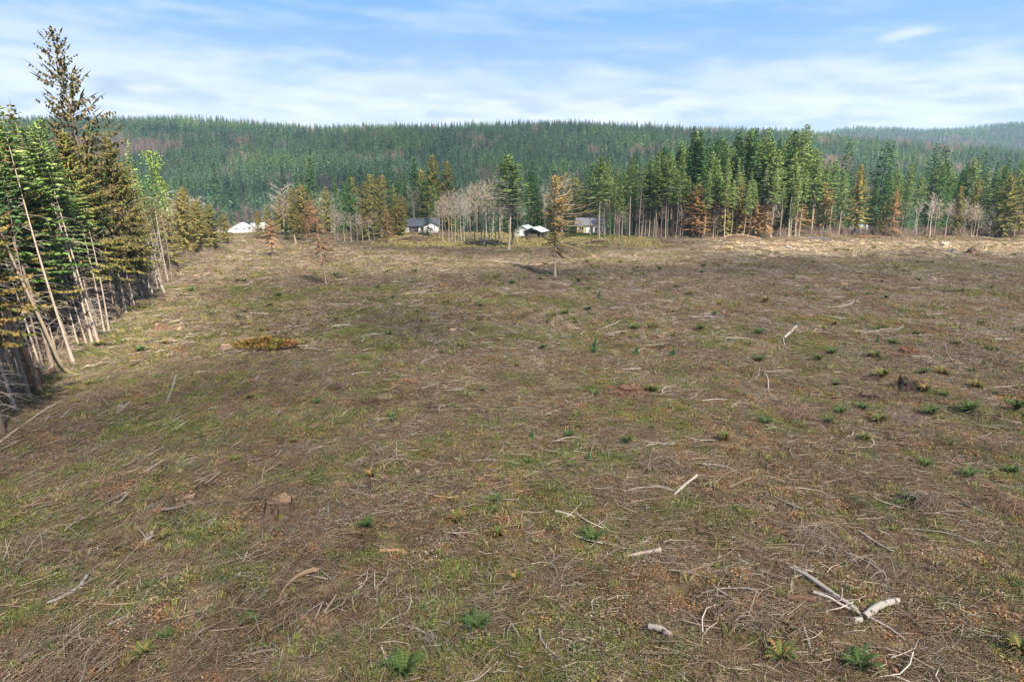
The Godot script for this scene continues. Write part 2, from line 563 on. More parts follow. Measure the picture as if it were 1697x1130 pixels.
func make_protos() -> void:
	rng.seed = 101
	var green := [Color(0.11, 0.165, 0.052), Color(0.135, 0.19, 0.06), Color(0.08, 0.13, 0.046), Color(0.155, 0.2, 0.064)]
	var deep := [Color(0.035, 0.075, 0.033), Color(0.05, 0.095, 0.04), Color(0.03, 0.065, 0.03)]
	var mid := [Color(0.045, 0.1, 0.038), Color(0.06, 0.115, 0.038), Color(0.035, 0.08, 0.032)]
	var olive := [Color(0.1, 0.11, 0.03), Color(0.13, 0.12, 0.035), Color(0.075, 0.095, 0.03), Color(0.14, 0.1, 0.035)]
	var gold := [Color(0.15, 0.125, 0.036), Color(0.13, 0.125, 0.038), Color(0.165, 0.115, 0.036), Color(0.095, 0.1, 0.032)]
	var rust := [Color(0.185, 0.1, 0.045), Color(0.165, 0.1, 0.042), Color(0.14, 0.09, 0.045), Color(0.2, 0.125, 0.055)]
	var dusky := [Color(0.055, 0.052, 0.024), Color(0.08, 0.066, 0.03), Color(0.05, 0.052, 0.024), Color(0.1, 0.078, 0.03)]
	var pale := Color(0.5, 0.42, 0.34)
	for i in 4:  # edge firs: bare pale trunk, tufted crown
		protos["edge_fir_%d" % i] = conifer({"h": 24.0, "base": [11.5, 13.0, 9.5, 10.5][i], "r": [4.0, 3.2, 3.7, 2.9][i], "per": 6, "whorl": 0.45, "least": 0.45, "cols": green, "sag": -0.15, "lift": 0.75, "droop": 0.15, "tip": 0.14, "spray": 0.85, "width": 0.15, "gap": 0.28, "taper": 0.6, "bark": pale, "dead": 26, "dead_len": 1.6, "girth": 0.2})
	for i in 3:  # full firs, branched low
		protos["full_fir_%d" % i] = conifer({"h": 24.0, "base": [3.0, 5.0, 2.0][i], "r": [3.4, 3.0, 3.8][i], "per": 6, "whorl": 0.6, "cols": mid, "sag": -0.25, "lift": 0.7, "droop": 0.18, "tip": 0.14, "spray": 0.95, "width": 0.17, "gap": 0.32, "taper": 0.7, "dead": 8})
	for i in 3:  # old dark firs with gaps between their tiers
		protos["old_fir_%d" % i] = conifer({"h": 34.0, "base": [7.0, 9.0, 6.0][i], "r": [4.6, 4.2, 5.0][i], "per": 5, "whorl": 0.95, "cols": deep, "sag": -0.3, "lift": 0.45, "droop": 0.22, "tip": 0.2, "spray": 1.15, "width": 0.2, "gap": 0.34, "taper": 0.55, "missing": 0.22, "hang": 0.45, "dead": 10})
	for i in 3:  # cedars, olive to gold, drooping to the ground
		protos["cedar_%d" % i] = conifer({"h": 16.0, "base": [1.2, 2.2, 0.9][i], "r": [3.7, 3.3, 4.2][i], "per": 6, "whorl": 0.36, "least": 0.4, "cols": [olive, gold, olive][i], "sag": -0.2, "lift": 0.75, "droop": 0.34, "tip": 0.3, "spray": 0.6, "width": 0.12, "gap": 0.2, "taper": 0.55, "hang": 0.9, "bark": Color(0.36, 0.3, 0.25), "missing": 0.2})
	for i in 2:
		protos["rust_cedar_%d" % i] = conifer({"h": 15.0, "base": [1.6, 3.0][i], "r": [3.6, 3.2][i], "per": 6, "whorl": 0.4, "least": 0.35, "cols": rust, "sag": -0.2, "lift": 0.6, "droop": 0.34, "tip": 0.24, "spray": 0.6, "width": 0.1, "gap": 0.22, "taper": 0.6, "hang": 0.9, "bark": Color(0.42, 0.34, 0.27), "missing": 0.22, "sparse": 0.12})
	for i in 3:  # slender stems with a small crown, many dead side twigs
		protos["slim_fir_%d" % i] = conifer({"h": 21.0, "base": [13.5, 14.5, 12.5][i], "r": [1.9, 1.6, 2.1][i], "per": 5, "whorl": 0.5, "cols": [mid, green, olive][i], "sag": -0.2, "lift": 0.6, "droop": 0.2, "spray": 0.75, "width": 0.12, "gap": 0.25, "bark": [Color(0.27, 0.22, 0.18), Color(0.5, 0.43, 0.37), Color(0.2, 0.165, 0.135)][i], "dead": 48, "dead_len": 2.0, "dead_k": Color(0.36, 0.31, 0.27), "girth": [0.17, 0.13, 0.2][i], "sparse": 0.1})
	for i in 6:
		var k: Color = [Color(0.56, 0.5, 0.43), Color(0.47, 0.41, 0.35), Color(0.62, 0.56, 0.49), Color(0.5, 0.44, 0.38), Color(0.58, 0.53, 0.46), Color(0.42, 0.38, 0.33)][i]
		var tk: Color = [Color(0.4, 0.33, 0.28), Color(0.43, 0.37, 0.32), Color(0.4, 0.34, 0.3), Color(0.43, 0.34, 0.3), Color(0.35, 0.31, 0.27), Color(0.38, 0.35, 0.3)][i]
		protos["alder_%d" % i] = leafless(13.0, [0.5, 0.42, 0.58, 0.45, 0.35, 0.3][i], [2.6, 3.0, 2.2, 2.6, 3.4, 4.2][i], [0.15, 0.17, 0.14, 0.16, 0.18, 0.22][i], k, tk, [16, 18, 14, 16, 20, 24][i])
	# the big trees of the west wood, close enough to show their sprays
	protos["near_fir"] = conifer({"h": 27.0, "base": 8.0, "r": 6.4, "per": 11, "whorl": 0.5, "cols": [Color(0.085, 0.155, 0.042), Color(0.11, 0.18, 0.05), Color(0.065, 0.125, 0.04), Color(0.13, 0.19, 0.055)], "sag": -0.12, "lift": 0.7, "droop": 0.2, "tip": 0.16, "spray": 1.15, "width": 0.2, "gap": 0.22, "taper": 0.7, "fine": true, "dead": 40, "dead_len": 2.6})
	protos["near_fir_slim"] = conifer({"h": 26.0, "base": 10.0, "r": 4.6, "per": 6, "whorl": 0.5, "cols": green, "sag": -0.12, "lift": 0.7, "droop": 0.2, "tip": 0.16, "spray": 0.75, "width": 0.1, "gap": 0.22, "taper": 0.7, "fine": true, "dead": 60, "dead_len": 2.4})
	protos["near_cedar"] = conifer({"h": 24.0, "base": 6.0, "r": 5.2, "per": 7, "whorl": 0.4, "least": 0.4, "cols": [Color(0.1, 0.1, 0.028), Color(0.135, 0.12, 0.034), Color(0.075, 0.09, 0.028), Color(0.15, 0.115, 0.038)], "sag": -0.15, "lift": 0.7, "droop": 0.36, "tip": 0.3, "spray": 0.75, "width": 0.11, "gap": 0.22, "taper": 0.65, "hang": 1.0, "fine": true, "missing": 0.15, "dead": 30, "dead_len": 2.2})
	protos["near_gold_cedar"] = conifer({"h": 20.0, "base": 7.0, "r": 3.8, "per": 6, "whorl": 0.5, "cols": [Color(0.15, 0.105, 0.035), Color(0.125, 0.105, 0.035), Color(0.085, 0.1, 0.03), Color(0.165, 0.11, 0.038)], "sag": -0.15, "lift": 0.6, "droop": 0.34, "tip": 0.3, "spray": 0.75, "width": 0.11, "gap": 0.22, "taper": 0.6, "hang": 0.6, "fine": true, "missing": 0.12, "dead": 40, "dead_len": 2.2})
	protos["ragged_cedar"] = conifer({"h": 33.0, "base": 8.0, "r": 6.8, "per": 7, "whorl": 0.5, "least": 0.15, "cols": dusky, "sag": -0.05, "lift": 0.6, "droop": 0.3, "tip": 0.3, "spray": 0.9, "width": 0.14, "gap": 0.3, "taper": 0.62, "hang": 1.6, "fine": true, "missing": 0.22, "sparse": 0.42, "bare": 0.35, "dead": 30, "dead_len": 2.4, "girth": 0.42})
	protos["dusky_cedar"] = conifer({"h": 28.0, "base": 8.0, "r": 4.4, "per": 6, "whorl": 0.5, "cols": dusky + olive, "sag": -0.1, "lift": 0.65, "droop": 0.3, "tip": 0.28, "spray": 0.85, "width": 0.13, "gap": 0.26, "taper": 0.6, "hang": 1.0, "fine": true, "missing": 0.12, "dead": 30})
	protos["leaning_orange"] = conifer({"h": 22.0, "base": 5.5, "r": 6.0, "per": 7, "whorl": 0.5, "least": 0.2, "cols": [Color(0.2, 0.125, 0.038), Color(0.17, 0.12, 0.04), Color(0.12, 0.11, 0.034), Color(0.22, 0.135, 0.045)], "sag": -0.25, "lift": 0.55, "droop": 0.3, "tip": 0.25, "spray": 0.75, "width": 0.13, "gap": 0.28, "taper": 0.5, "hang": 0.8, "lean": Vector3(0.7, 0, -0.45), "bark": Color(0.55, 0.47, 0.4), "missing": 0.3, "sparse": 0.15, "dead": 26, "dead_len": 2.2, "girth": 0.26})
	protos["thin_rust"] = conifer({"h": 19.0, "base": 5.0, "r": 3.6, "per": 8, "whorl": 0.4, "least": 0.2, "cols": [Color(0.2, 0.1, 0.06), Color(0.18, 0.1, 0.055), Color(0.21, 0.125, 0.07)], "sag": -0.3, "lift": 0.5, "droop": 0.36, "tip": 0.2, "spray": 0.6, "width": 0.09, "gap": 0.24, "taper": 0.5, "hang": 0.8, "bark": Color(0.42, 0.35, 0.3), "missing": 0.3, "sparse": 0.3, "dead": 14, "dead_len": 2.0, "girth": 0.13})


# puts a tree of one kind at (x, z): h metres tall, crown widened by wide, leaning by (dx, dy) of its axis
func plant(proto: String, called: String, label: String, category: String, x: float, z: float, h: float, wide := 1.0, turn := 0.0, group := "", axis := Vector3.UP, tint := "leaf") -> Node3D:
	var m: Array = protos[proto]
	var o := root(called, on(x, z) - Vector3(0, 0.05, 0))
	var full: float = m[-1]
	var up := axis.normalized()
	var right := Vector3.RIGHT.rotated(Vector3.UP, turn)
	var fwd := right.cross(up).normalized()
	right = up.cross(fwd).normalized()
	var s := h / full
	o.basis = Basis(right * s * wide, up * s, fwd * s * wide)
	if m.size() == 4:
		part("trunk", m[0], M.bark, o)
		part("limbs", m[1], M.bark, o)
		part("twigs", m[2], M.twig, o)
	else:
		part("trunk", m[0], M.bark, o)
		part("limbs", m[1], M.twig, o)
		part("crown", m[2], M[tint], o)
		var dead_mesh: ArrayMesh = m[3]
		if dead_mesh.get_surface_count():
			part("dead_branches", m[3], M.twig, o)
	tag(o, label, category, group)
	return o


# ---------- things on the field ----------
func branch_shape(l: float, r: float, k: Color, twiggy: int, curl: float) -> ArrayMesh:
	var s := Shape.new()
	var pts := PackedVector3Array()
	var rad := PackedFloat32Array()
	var bow := rng.randf_range(-curl, curl)
	var kink := rng.randf_range(-0.06, 0.06)
	for i in 7:
		var t := i / 6.0
		pts.append(Vector3((t - 0.5) * l, r * 0.8 + 0.05 * l * 0.3 * sin(t * PI) * rng.randf(), bow * l * sin(t * PI) + kink * l * sin(t * 7.0)))
		rad.append(r * (1.0 - 0.6 * t) * rng.randf_range(0.9, 1.12))
	s.tube(pts, rad, 6, k, k * 1.08, true, Color(0.42, 0.31, 0.19))
	for j in twiggy:
		var f := rng.randf_range(1.0, 5.5)
		var a := pts[int(f)].lerp(pts[int(f) + 1], f - int(f))
		var sd: float = [-1.0, 1.0][rng.randi() % 2]
		var d := Vector3(rng.randf_range(0.3, 0.9), rng.randf_range(-0.02, 0.35), sd * rng.randf_range(0.4, 0.9)) * l * rng.randf_range(0.12, 0.3)
		s.tube(PackedVector3Array([a, a + d * 0.5 + Vector3(0, 0.02, 0), a + d]), PackedFloat32Array([r * 0.4, r * 0.3, r * 0.15]), 4, k, k)
	return s.mesh()


# a log or bough lying through the given ground points
func lay(called: String, label: String, pts: Array, r0: float, r1: float, k: Color, twiggy := 0, category := "branch", patches := false, group := "") -> void:
	var s := Shape.new()
	var first: Vector2 = pts[0]
	var origin := on(first.x, first.y)
	var line := Curve3D.new()
	for i in pts.size():
		var q: Vector2 = pts[i]
		var p := on(q.x, q.y) - origin + Vector3(0, lerpf(r0, r1, float(i) / (pts.size() - 1)) * 0.85 + (0.07 if r0 > 0.05 else 0.04), 0)
		var h := Vector3.ZERO
		if i > 0 and i < pts.size() - 1:
			var before: Vector2 = pts[i - 1]
			var after: Vector2 = pts[i + 1]
			h = Vector3(after.x - before.x, 0, after.y - before.y) / 6.0
		line.add_point(p, -h, h)
	var n := maxi(8, int(line.get_baked_length() / 0.3))
	n = mini(n, 24)
	var p3 := PackedVector3Array()
	var rad := PackedFloat32Array()
	for i in n + 1:
		var t := float(i) / n
		p3.append(line.sample_baked(t * line.get_baked_length()) + Vector3(rng.randf_range(-1, 1), rng.randf_range(-0.2, 0.6), rng.randf_range(-1, 1)) * lerpf(r0, r1, t) * (0.12 if category == "log" else 0.35))
		rad.append(lerpf(r0, r1, t) * rng.randf_range(0.88, 1.12))
	s.tube(p3, rad, 8, k, k * 1.05, true, Color(0.45, 0.34, 0.21))
	if patches:  # dark scars round a birch stem
		for i in 9:
			var at := rng.randi_range(0, n - 1)
			var a := p3[at].lerp(p3[at + 1], rng.randf())
			var along_ := (p3[at + 1] - p3[at]).normalized()
			var off := Vector3(rng.randf_range(-1, 1), rng.randf_range(0, 1), rng.randf_range(-1, 1)).normalized() * rad[at] * 0.5
			s.tube(PackedVector3Array([a + off, a + off + along_ * r0 * rng.randf_range(0.3, 1.1)]), PackedFloat32Array([rad[at] * 0.66, rad[at] * 0.55]), 8, Color(0.16, 0.13, 0.11), Color(0.2, 0.17, 0.13))
	for j in twiggy:
		var at := rng.randi_range(1, n - 1)
		var dir := (p3[at + 1] - p3[at]).normalized()
		var sd: float = [-1.0, 1.0][rng.randi() % 2]
		var d := (dir * rng.randf_range(0.3, 1.0) + dir.cross(Vector3.UP) * sd * rng.randf_range(0.4, 0.9) + Vector3.UP * rng.randf_range(0.0, 0.5)) * rng.randf_range(0.3, 0.9)
		s.tube(PackedVector3Array([p3[at], p3[at] + d * 0.5, p3[at] + d + Vector3(0, -0.06, 0)]), PackedFloat32Array([rad[at] * 0.45, rad[at] * 0.3, 0.006]), 4, k, k)
	var o := single(called, s.mesh(), M.wood, origin)
	tag(o, label, category, group)


func stump(label: String, x: float, z: float, r: float, h: float, k: Color, cut: Color, roots := 6, tilt := 0.0, jag := 0.15, called := "tree_stump") -> void:
	var o := root(called, on(x, z) - Vector3(0, 0.06, 0), rng.randf() * TAU)
	var s := Shape.new()
	var sides := 30
	var levels := [0.0, 0.18, 0.45, 0.8, 1.0]
	var rings := []
	var phase := rng.randf() * TAU
	var edge := PackedVector3Array()
	for lv in levels:
		var ring := PackedVector3Array()
		for j in sides:
			var a := TAU * j / sides
			var flare: float = pow(1.0 - lv, 2.2) * (0.35 + 0.55 * maxf(0.0, cos(a * roots * 0.5 + phase)) ** 2)
			var rr: float = r * (1.0 + flare + 0.1 * sin(a * 3.0 + phase) + 0.07 * sin(a * 11.0 + 2.0 * phase) + rng.randf_range(-0.04, 0.04))
			var y: float = h * lv
			if lv == 1.0:
				y += h * (jag * 0.45 * sin(a * 2.0 + phase) + jag * 0.7 * rng.randf_range(-1, 1)) + tilt * cos(a) * r
			elif lv > 0.5:
				y += tilt * cos(a) * r * 0.6
			ring.append(Vector3(cos(a) * rr, y, sin(a) * rr))
		rings.append(ring)
		if lv == 1.0:
			edge = ring
	for i in levels.size() - 1:
		for j in sides:
			var e := (j + 1) % sides
			s.quad(rings[i][j], rings[i + 1][j], rings[i + 1][e], rings[i][e], k * rng.randf_range(0.45, 1.35))
	part("bark", s.mesh(), M.wood, o)
	var c := Shape.new()
	var mid := Vector3(0, h * 0.88, 0)
	for j in sides:
		var e := (j + 1) % sides
		c.tri(mid, edge[j] * Vector3(0.93, 1, 0.93) + Vector3(0, 0.004, 0), edge[e] * Vector3(0.93, 1, 0.93) + Vector3(0, 0.004, 0), cut * rng.randf_range(0.5, 1.4))
	part("cut_face", c.mesh(), M.wood, o)
	var rt := Shape.new()
	for i in roots:
		var a := phase + TAU * i / roots + rng.randf_range(-0.3, 0.3)
		var d := Vector3(cos(a), 0, sin(a))
		var l := r * rng.randf_range(1.3, 2.1)
		rt.tube(PackedVector3Array([d * r * 0.7 + Vector3(0, h * 0.28, 0), d * (r + l * 0.35) + Vector3(0, h * 0.13, 0), d * (r + l) + Vector3(0, -0.03, 0)]), PackedFloat32Array([r * 0.26, r * 0.17, r * 0.05]), 6, k, k * 0.8)
	part("roots", rt.mesh(), M.wood, o)
	tag(o, label, "stump", "stumps left in the logged field")


func fern_shape(fronds: int, k: Array, reach: float) -> ArrayMesh:
	var s := Shape.new()
	for i in fronds:
		var az := TAU * i / fronds + rng.randf_range(-0.25, 0.25)
		var side := Vector3(cos(az), 0, sin(az))
		var perp := side.cross(Vector3.UP)
		var l := reach * rng.randf_range(0.7, 1.15)
		var rise := rng.randf_range(0.65, 1.3)
		var out_ := rng.randf_range(0.55, 0.95)
		var kk: Color = k[rng.randi() % k.size()]
		kk *= rng.randf_range(0.8, 1.25)
		var last := Vector3.ZERO
		for j in 9:
			var t := (j + 1) / 9.0
			var p := side * l * t * out_ + Vector3.UP * l * rise * (1.45 * t - 0.95 * t * t)
			var w := l * 0.15 * sin(PI * (0.12 + 0.84 * t))
			var f := (p - last) * 0.9
			s.tri(last, last + perp * w + f * 0.9 + Vector3(0, -0.02, 0), p, kk)
			s.tri(last, p, last - perp * w + f * 0.9 + Vector3(0, -0.02, 0), kk)
			last = p
	return s.mesh()


func twig_patch(n: int, aligned: bool, size: float, r: float, ks: Array) -> ArrayMesh:
	var s := Shape.new()
	for i in n:
		var a := rng.randf_range(-0.35, 0.35) if aligned else rng.randf() * TAU
		var d := Vector3(sin(a), 0, cos(a))
		var q := d.cross(Vector3.UP)
		var l := rng.randf_range(0.15, 0.55) if rng.randf() < 0.7 else rng.randf_range(0.5, 1.4)
		var p := Vector3(rng.randf_range(-1, 1), 0, rng.randf_range(-1, 1)) * size + Vector3(0, rng.randf_range(0.005, 0.09), 0)
		var bow := rng.randf_range(-0.22, 0.22) * l
		var k: Color = ks[rng.randi() % ks.size()]
		k *= rng.randf_range(0.7, 1.3)
		var rr := r * rng.randf_range(0.5, 1.4) * (1.0 + 0.5 * l)
		s.tube(PackedVector3Array([p - d * l * 0.5, p + q * bow + Vector3(0, rng.randf_range(0, 0.05), 0), p + d * l * 0.5 + Vector3(0, rng.randf_range(-0.03, 0.12), 0)]), PackedFloat32Array([rr, rr * 0.85, rr * 0.35]), 3, k, k)
	return s.mesh()


func tuft(n: int, h: float, w: float, spread: float, ks: Array) -> ArrayMesh:
	var s := Shape.new()
	for i in n:
		var az := rng.randf() * TAU
		var side := Vector3(cos(az), 0, sin(az))
		var p := side * spread * sqrt(rng.randf())
		var l := h * rng.randf_range(0.5, 1.3)
		var k: Color = ks[rng.randi() % ks.size()]
		s.kite(p, Vector3.UP * l + Vector3(rng.randf_range(-1, 1), 0, rng.randf_range(-1, 1)) * l * 0.8, w, Vector3(rng.randf_range(-1, 1), 0.2, rng.randf_range(-1, 1)), k * rng.randf_range(0.75, 1.3))
	return s.mesh()


# flat mats of moss and low leaves: many small leaves lying near the ground
func mat_patch(n: int, size: float, leaf: float, lift: float, ks: Array) -> ArrayMesh:
	var s := Shape.new()
	for i in n:
		var p := Vector3(rng.randfn(0, 0.5), 0, rng.randfn(0, 0.5)) * size + Vector3(0, rng.randf_range(0.005, lift), 0)
		var d := Vector3(rng.randf_range(-1, 1), rng.randf_range(-0.1, 0.5), rng.randf_range(-1, 1)).normalized() * leaf * rng.randf_range(0.6, 1.5)
		var k: Color = ks[rng.randi() % ks.size()]
		s.kite(p, d, leaf * 0.28, Vector3(rng.randf_range(-0.5, 0.5), 1, rng.randf_range(-0.5, 0.5)), k * rng.randf_range(0.75, 1.3))
	return s.mesh()


func brush_pile(label: String, x: float, z: float, r: float, n: int, ks: Array) -> void:
	var s := Shape.new()
	for i in n:
		var az := rng.randf() * TAU
		var d := Vector3(cos(az), 0, sin(az))
		var q := Vector3(-d.z, 0, d.x)
		var l := r * rng.randf_range(0.5, 1.25)
		var p := Vector3(rng.randf_range(-1, 1), 0, rng.randf_range(-1, 1)) * r * 0.55 + Vector3(0, rng.randf_range(0.02, 0.3), 0)
		var k: Color = ks[rng.randi() % ks.size()]
		k *= rng.randf_range(0.7, 1.3)
		var bow := rng.randf_range(-0.4, 0.4) * l
		var up := rng.randf_range(0.05, 0.4) * l
		var rr := rng.randf_range(0.005, 0.018)
		var pts := PackedVector3Array()
		var rad := PackedFloat32Array()
		for j in 6:
			var t := j / 5.0
			pts.append(p + d * l * (t - 0.3) + q * bow * t * t + Vector3.UP * up * sin(PI * t))
			rad.append(rr * (1.0 - 0.7 * t))
		s.tube(pts, rad, 4, k, k)
	var o := single("brush_pile", s.mesh(), M.twig, on(x, z))
	tag(o, label, "brush pile", "heaps of logging slash")


# ---------- buildings and vehicles ----------
func gable(w: float, d: float, eave: float, ridge_: float, out: float, thick := 0.18) -> Shape:
	var s := Shape.new()
	var hw := w / 2 + out
	var low := eave - out * (ridge_ - eave) / (w / 2)
	s.prism(PackedVector2Array([Vector2(-hw, low), Vector2(-hw, low + thick), Vector2(0, ridge_ + thick), Vector2(hw, low + thick), Vector2(hw, low), Vector2(0, ridge_)]), -d / 2 - out, d / 2 + out)
	return s


func opening(o: Node3D, called: String, at: Vector3, size: Vector3, frame_k: Color, pane_k: Material, bars := 1) -> void:
	var f := Shape.new()
	var b := 0.09
	f.box(at + Vector3(0, size.y / 2 - b / 2, 0), Vector3(size.x, b, size.z), frame_k)
	f.box(at - Vector3(0, size.y / 2 - b / 2, 0), Vector3(size.x, b, size.z), frame_k)
	for i in bars + 2:
		f.box(at + Vector3(lerpf(-size.x / 2 + b / 2, size.x / 2 - b / 2, float(i) / (bars + 1)), 0, 0), Vector3(b, size.y - 2 * b, size.z), frame_k)
	var w := part(called, f.mesh(), M.paint, o)
	var g := Shape.new()
	g.box(at - Vector3(0, 0, size.z * 0.2), Vector3(size.x - b, size.y - b, size.z * 0.4))
	part("pane", g.mesh(), pane_k, w)


func wheels(o: Node3D, xs: Array, half: float, r: float) -> void:
	for x in xs:
		for q in [-1.0, 1.0]:
			var s := Shape.new()
			s.tube(PackedVector3Array([Vector3(x, r, q * half - 0.11), Vector3(x, r, q * half + 0.11)]), PackedFloat32Array([r, r]), 14, Color(0.025, 0.025, 0.025), Color(0.025, 0.025, 0.025), true, Color(0.03, 0.03, 0.03))
			var w := part("wheel", s.mesh(), M.rubber, o)
			w.material_override = M.plain
			var h := Shape.new()
			h.tube(PackedVector3Array([Vector3(x, r, q * half - 0.125), Vector3(x, r, q * half + 0.125)]), PackedFloat32Array([r * 0.55, r * 0.55]), 10, Color(0.4, 0.4, 0.42), Color(0.4, 0.4, 0.42), true, Color(0.45, 0.45, 0.46))
			part("hub", h.mesh(), M.plain, w)


func build_places() -> void:
	var white := Color(0.72, 0.73, 0.72)
	# two-storey white house far down in the valley
	var o := root("white_house", Vector3(-153.5, lie(-153.5, 392), -392), 0.12)
	var s := Shape.new()
	s.prism(PackedVector2Array([Vector2(-4.2, 0), Vector2(-4.2, 5.6), Vector2(0, 7.8), Vector2(4.2, 5.6), Vector2(4.2, 0)]), -4.0, 4.0, white)
	part("wall", s.mesh(), M.paint, o)
	s = gable(8.4, 8.0, 5.6, 7.8, 0.4)
	for i in s.c.size(): s.c[i] = Color(0.62, 0.64, 0.66)
	part("roof", s.mesh(), M.roof, o)
	for x in [-2.4, 0.2, 2.6]:
		opening(o, "window", Vector3(x, 2.0, 4.03), Vector3(1.5, 1.4, 0.14), white, M.glass)
	for x in [-2.0, 2.0]:
		opening(o, "window", Vector3(x, 4.7, 4.03), Vector3(1.5, 1.2, 0.14), white, M.glass)
	tag(o, "white two-storey house with a gable, between two white trailers in the valley", "house")
	# white pitched garage right of it
	o = root("white_garage", Vector3(-146.5, lie(-146.5, 398), -398), -0.5)
	s = Shape.new()
	s.prism(PackedVector2Array([Vector2(-4.0, 0), Vector2(-4.0, 4.6), Vector2(0, 7.4), Vector2(4.0, 4.6), Vector2(4.0, 0)]), -4.5, 4.5, Color(0.6, 0.6, 0.59))
	part("wall", s.mesh(), M.paint, o)
	s = gable(8.0, 9.0, 4.6, 7.4, 0.5)
	for i in s.c.size(): s.c[i] = Color(0.78, 0.78, 0.77)
	part("roof", s.mesh(), M.tin, o)
	opening(o, "window", Vector3(0.8, 3.6, 4.53), Vector3(1.6, 1.3, 0.14), white, M.glass)
	opening(o, "door", Vector3(-1.8, 1.4, 4.53), Vector3(2.4, 2.6, 0.14), white, M.glass, 0)
	tag(o, "white garage with a bright pitched roof, right of the white house", "garage")
	# two travel trailers
	for i in 2:
		var p: Vector3 = [Vector3(-160.8, 0, -386), Vector3(-160.0, 0, -402)][i]
		p.y = lie(p.x, -p.z)
		o = root("travel_trailer", p, [0.5, 0.2][i])
		o.scale = Vector3.ONE * 1.35
		s = Shape.new()
		s.prism(PackedVector2Array([Vector2(-3.4, 0.6), Vector2(-3.6, 1.6), Vector2(-3.0, 3.1), Vector2(3.2, 3.2), Vector2(3.6, 2.6), Vector2(3.6, 0.6)]), -1.25, 1.25, white)
		part("body", s.mesh(), M.paint, o)
		opening(o, "window", Vector3(-1.6, 2.1, 1.27), Vector3(1.3, 0.8, 0.08), white, M.glass)
		opening(o, "window", Vector3(1.9, 2.1, 1.27), Vector3(1.3, 0.8, 0.08), white, M.glass)
		opening(o, "door", Vector3(0.2, 1.75, 1.27), Vector3(0.8, 1.9, 0.08), white, M.glass, 0)
		wheels(o, [-0.5, 0.5], 1.15, 0.36)
		s = Shape.new()
		s.box(Vector3(0.4, 3.3, 0), Vector3(1.0, 0.3, 0.9), white)
		part("roof_vent", s.mesh(), M.plain, o)
		tag(o, ["white travel trailer with rounded front, leftmost of the white group in the valley", "white travel trailer standing behind the left side of the white house"][i], "trailer", "white trailers by the valley house")
	# low house with the dark slate roof beyond the earth bank
	o = root("dark_roofed_house", Vector3(-28.6, lie(0, 218), -218), 0.14)
	s = Shape.new()
	s.box(Vector3(0, 1.35, 0), Vector3(10.6, 2.7, 7.0), Color(0.62, 0.63, 0.62))
	part("wall", s.mesh(), M.paint, o)
	s = gable(7.0, 10.6, 2.7, 4.6, 0.5)
	for i in s.c.size(): s.c[i] = Color(0.085, 0.1, 0.13)
	var rf := part("roof", s.mesh(), M.roof, o)
	rf.rotation.y = PI / 2
	s = Shape.new()
	s.prism(PackedVector2Array([Vector2(-2.3, 0), Vector2(-2.3, 2.6), Vector2(0, 3.8), Vector2(2.3, 2.6), Vector2(2.3, 0)]), 2.5, 5.2, Color(0.66, 0.67, 0.66))
	var wing := part("front_wing", s.mesh(), M.paint, o)
	wing.position = Vector3(2.9, 0, 0)
	s = gable(4.6, 3.0, 2.62, 3.82, 0.35)
	for i in s.c.size(): s.c[i] = Color(0.09, 0.105, 0.135)
	var wr := part("roof", s.mesh(), M.roof, wing)
	wr.position = Vector3(0, 0, 3.75)
	opening(o, "window", Vector3(-2.4, 1.5, 3.53), Vector3(2.9, 1.9, 0.14), Color(0.1, 0.1, 0.1), M.glass, 3)
	opening(o, "window", Vector3(0.0, 1.6, 3.53), Vector3(0.8, 1.1, 0.14), white, M.glass, 0)
	opening(o, "window", Vector3(2.9, 1.6, 5.23), Vector3(1.1, 1.3, 0.14), white, M.glass)
	tag(o, "low white house with dark slate-blue roof behind the earth bank, left of the alders", "house")
	# open-sided metal shelter
	o = root("metal_shelter", on(6.39, -184.39), -0.42)
	s = gable(5.0, 5.4, 1.95, 3.0, 0.3, 0.07)
	for i in s.c.size(): s.c[i] = Color(0.62, 0.7, 0.66)
	part("roof", s.mesh(), M.tin, o)
	for x in [-2.4, 2.4]:
		for z in [-2.5, 0.0, 2.5]:
			s = Shape.new()
			s.box(Vector3(x, 0.98, z), Vector3(0.13, 1.96, 0.13), Color(0.2, 0.18, 0.16))
			part("post", s.mesh(), M.plain, o)
	s = Shape.new()
	s.box(Vector3(-2.42, 1.25, -0.2), Vector3(0.06, 1.3, 4.9), Color(0.6, 0.68, 0.65))
	s.box(Vector3(0, 1.0, -2.5), Vector3(4.7, 1.9, 0.06), Color(0.25, 0.28, 0.27))
	part("side_panel", s.mesh(), M.tin, o)
	tag(o, "open metal shelter with pale green gable roof on posts, in the meadow", "shelter")
	o = root("hay_stack", on(5.82, -181.65), -0.42)
	for i in 5:
		s = Shape.new()
		s.box(Vector3(-1.3 + 1.25 * (i % 3) + 0.5 * int(i / 3), 0.3 + 0.58 * int(i / 3), 0.6), Vector3(1.15, 0.55, 0.8), Color(0.2, 0.17, 0.12) * (0.8 + 0.1 * i))
		part("bale", s.mesh(), M.rock, o)
	tag(o, "low stack of dark bales under the pale green shelter roof", "bales")
	o = root("white_shed", on(4.16, -186.26) + Vector3(-0.6, 0, -3.4), -0.42)
	s = Shape.new()
	s.prism(PackedVector2Array([Vector2(-2.0, 0), Vector2(-2.0, 2.1), Vector2(0, 3.0), Vector2(2.0, 2.1), Vector2(2.0, 0)]), -2.2, 2.2, Color(0.6, 0.66, 0.65))
	part("wall", s.mesh(), M.tin, o)
	s = gable(4.0, 4.4, 2.1, 3.0, 0.25, 0.07)
	for i in s.c.size(): s.c[i] = Color(0.64, 0.72, 0.69)
	part("roof", s.mesh(), M.tin, o)
	opening(o, "door", Vector3(0, 1.0, 2.22), Vector3(1.3, 1.9, 0.08), white, M.tin, 0)
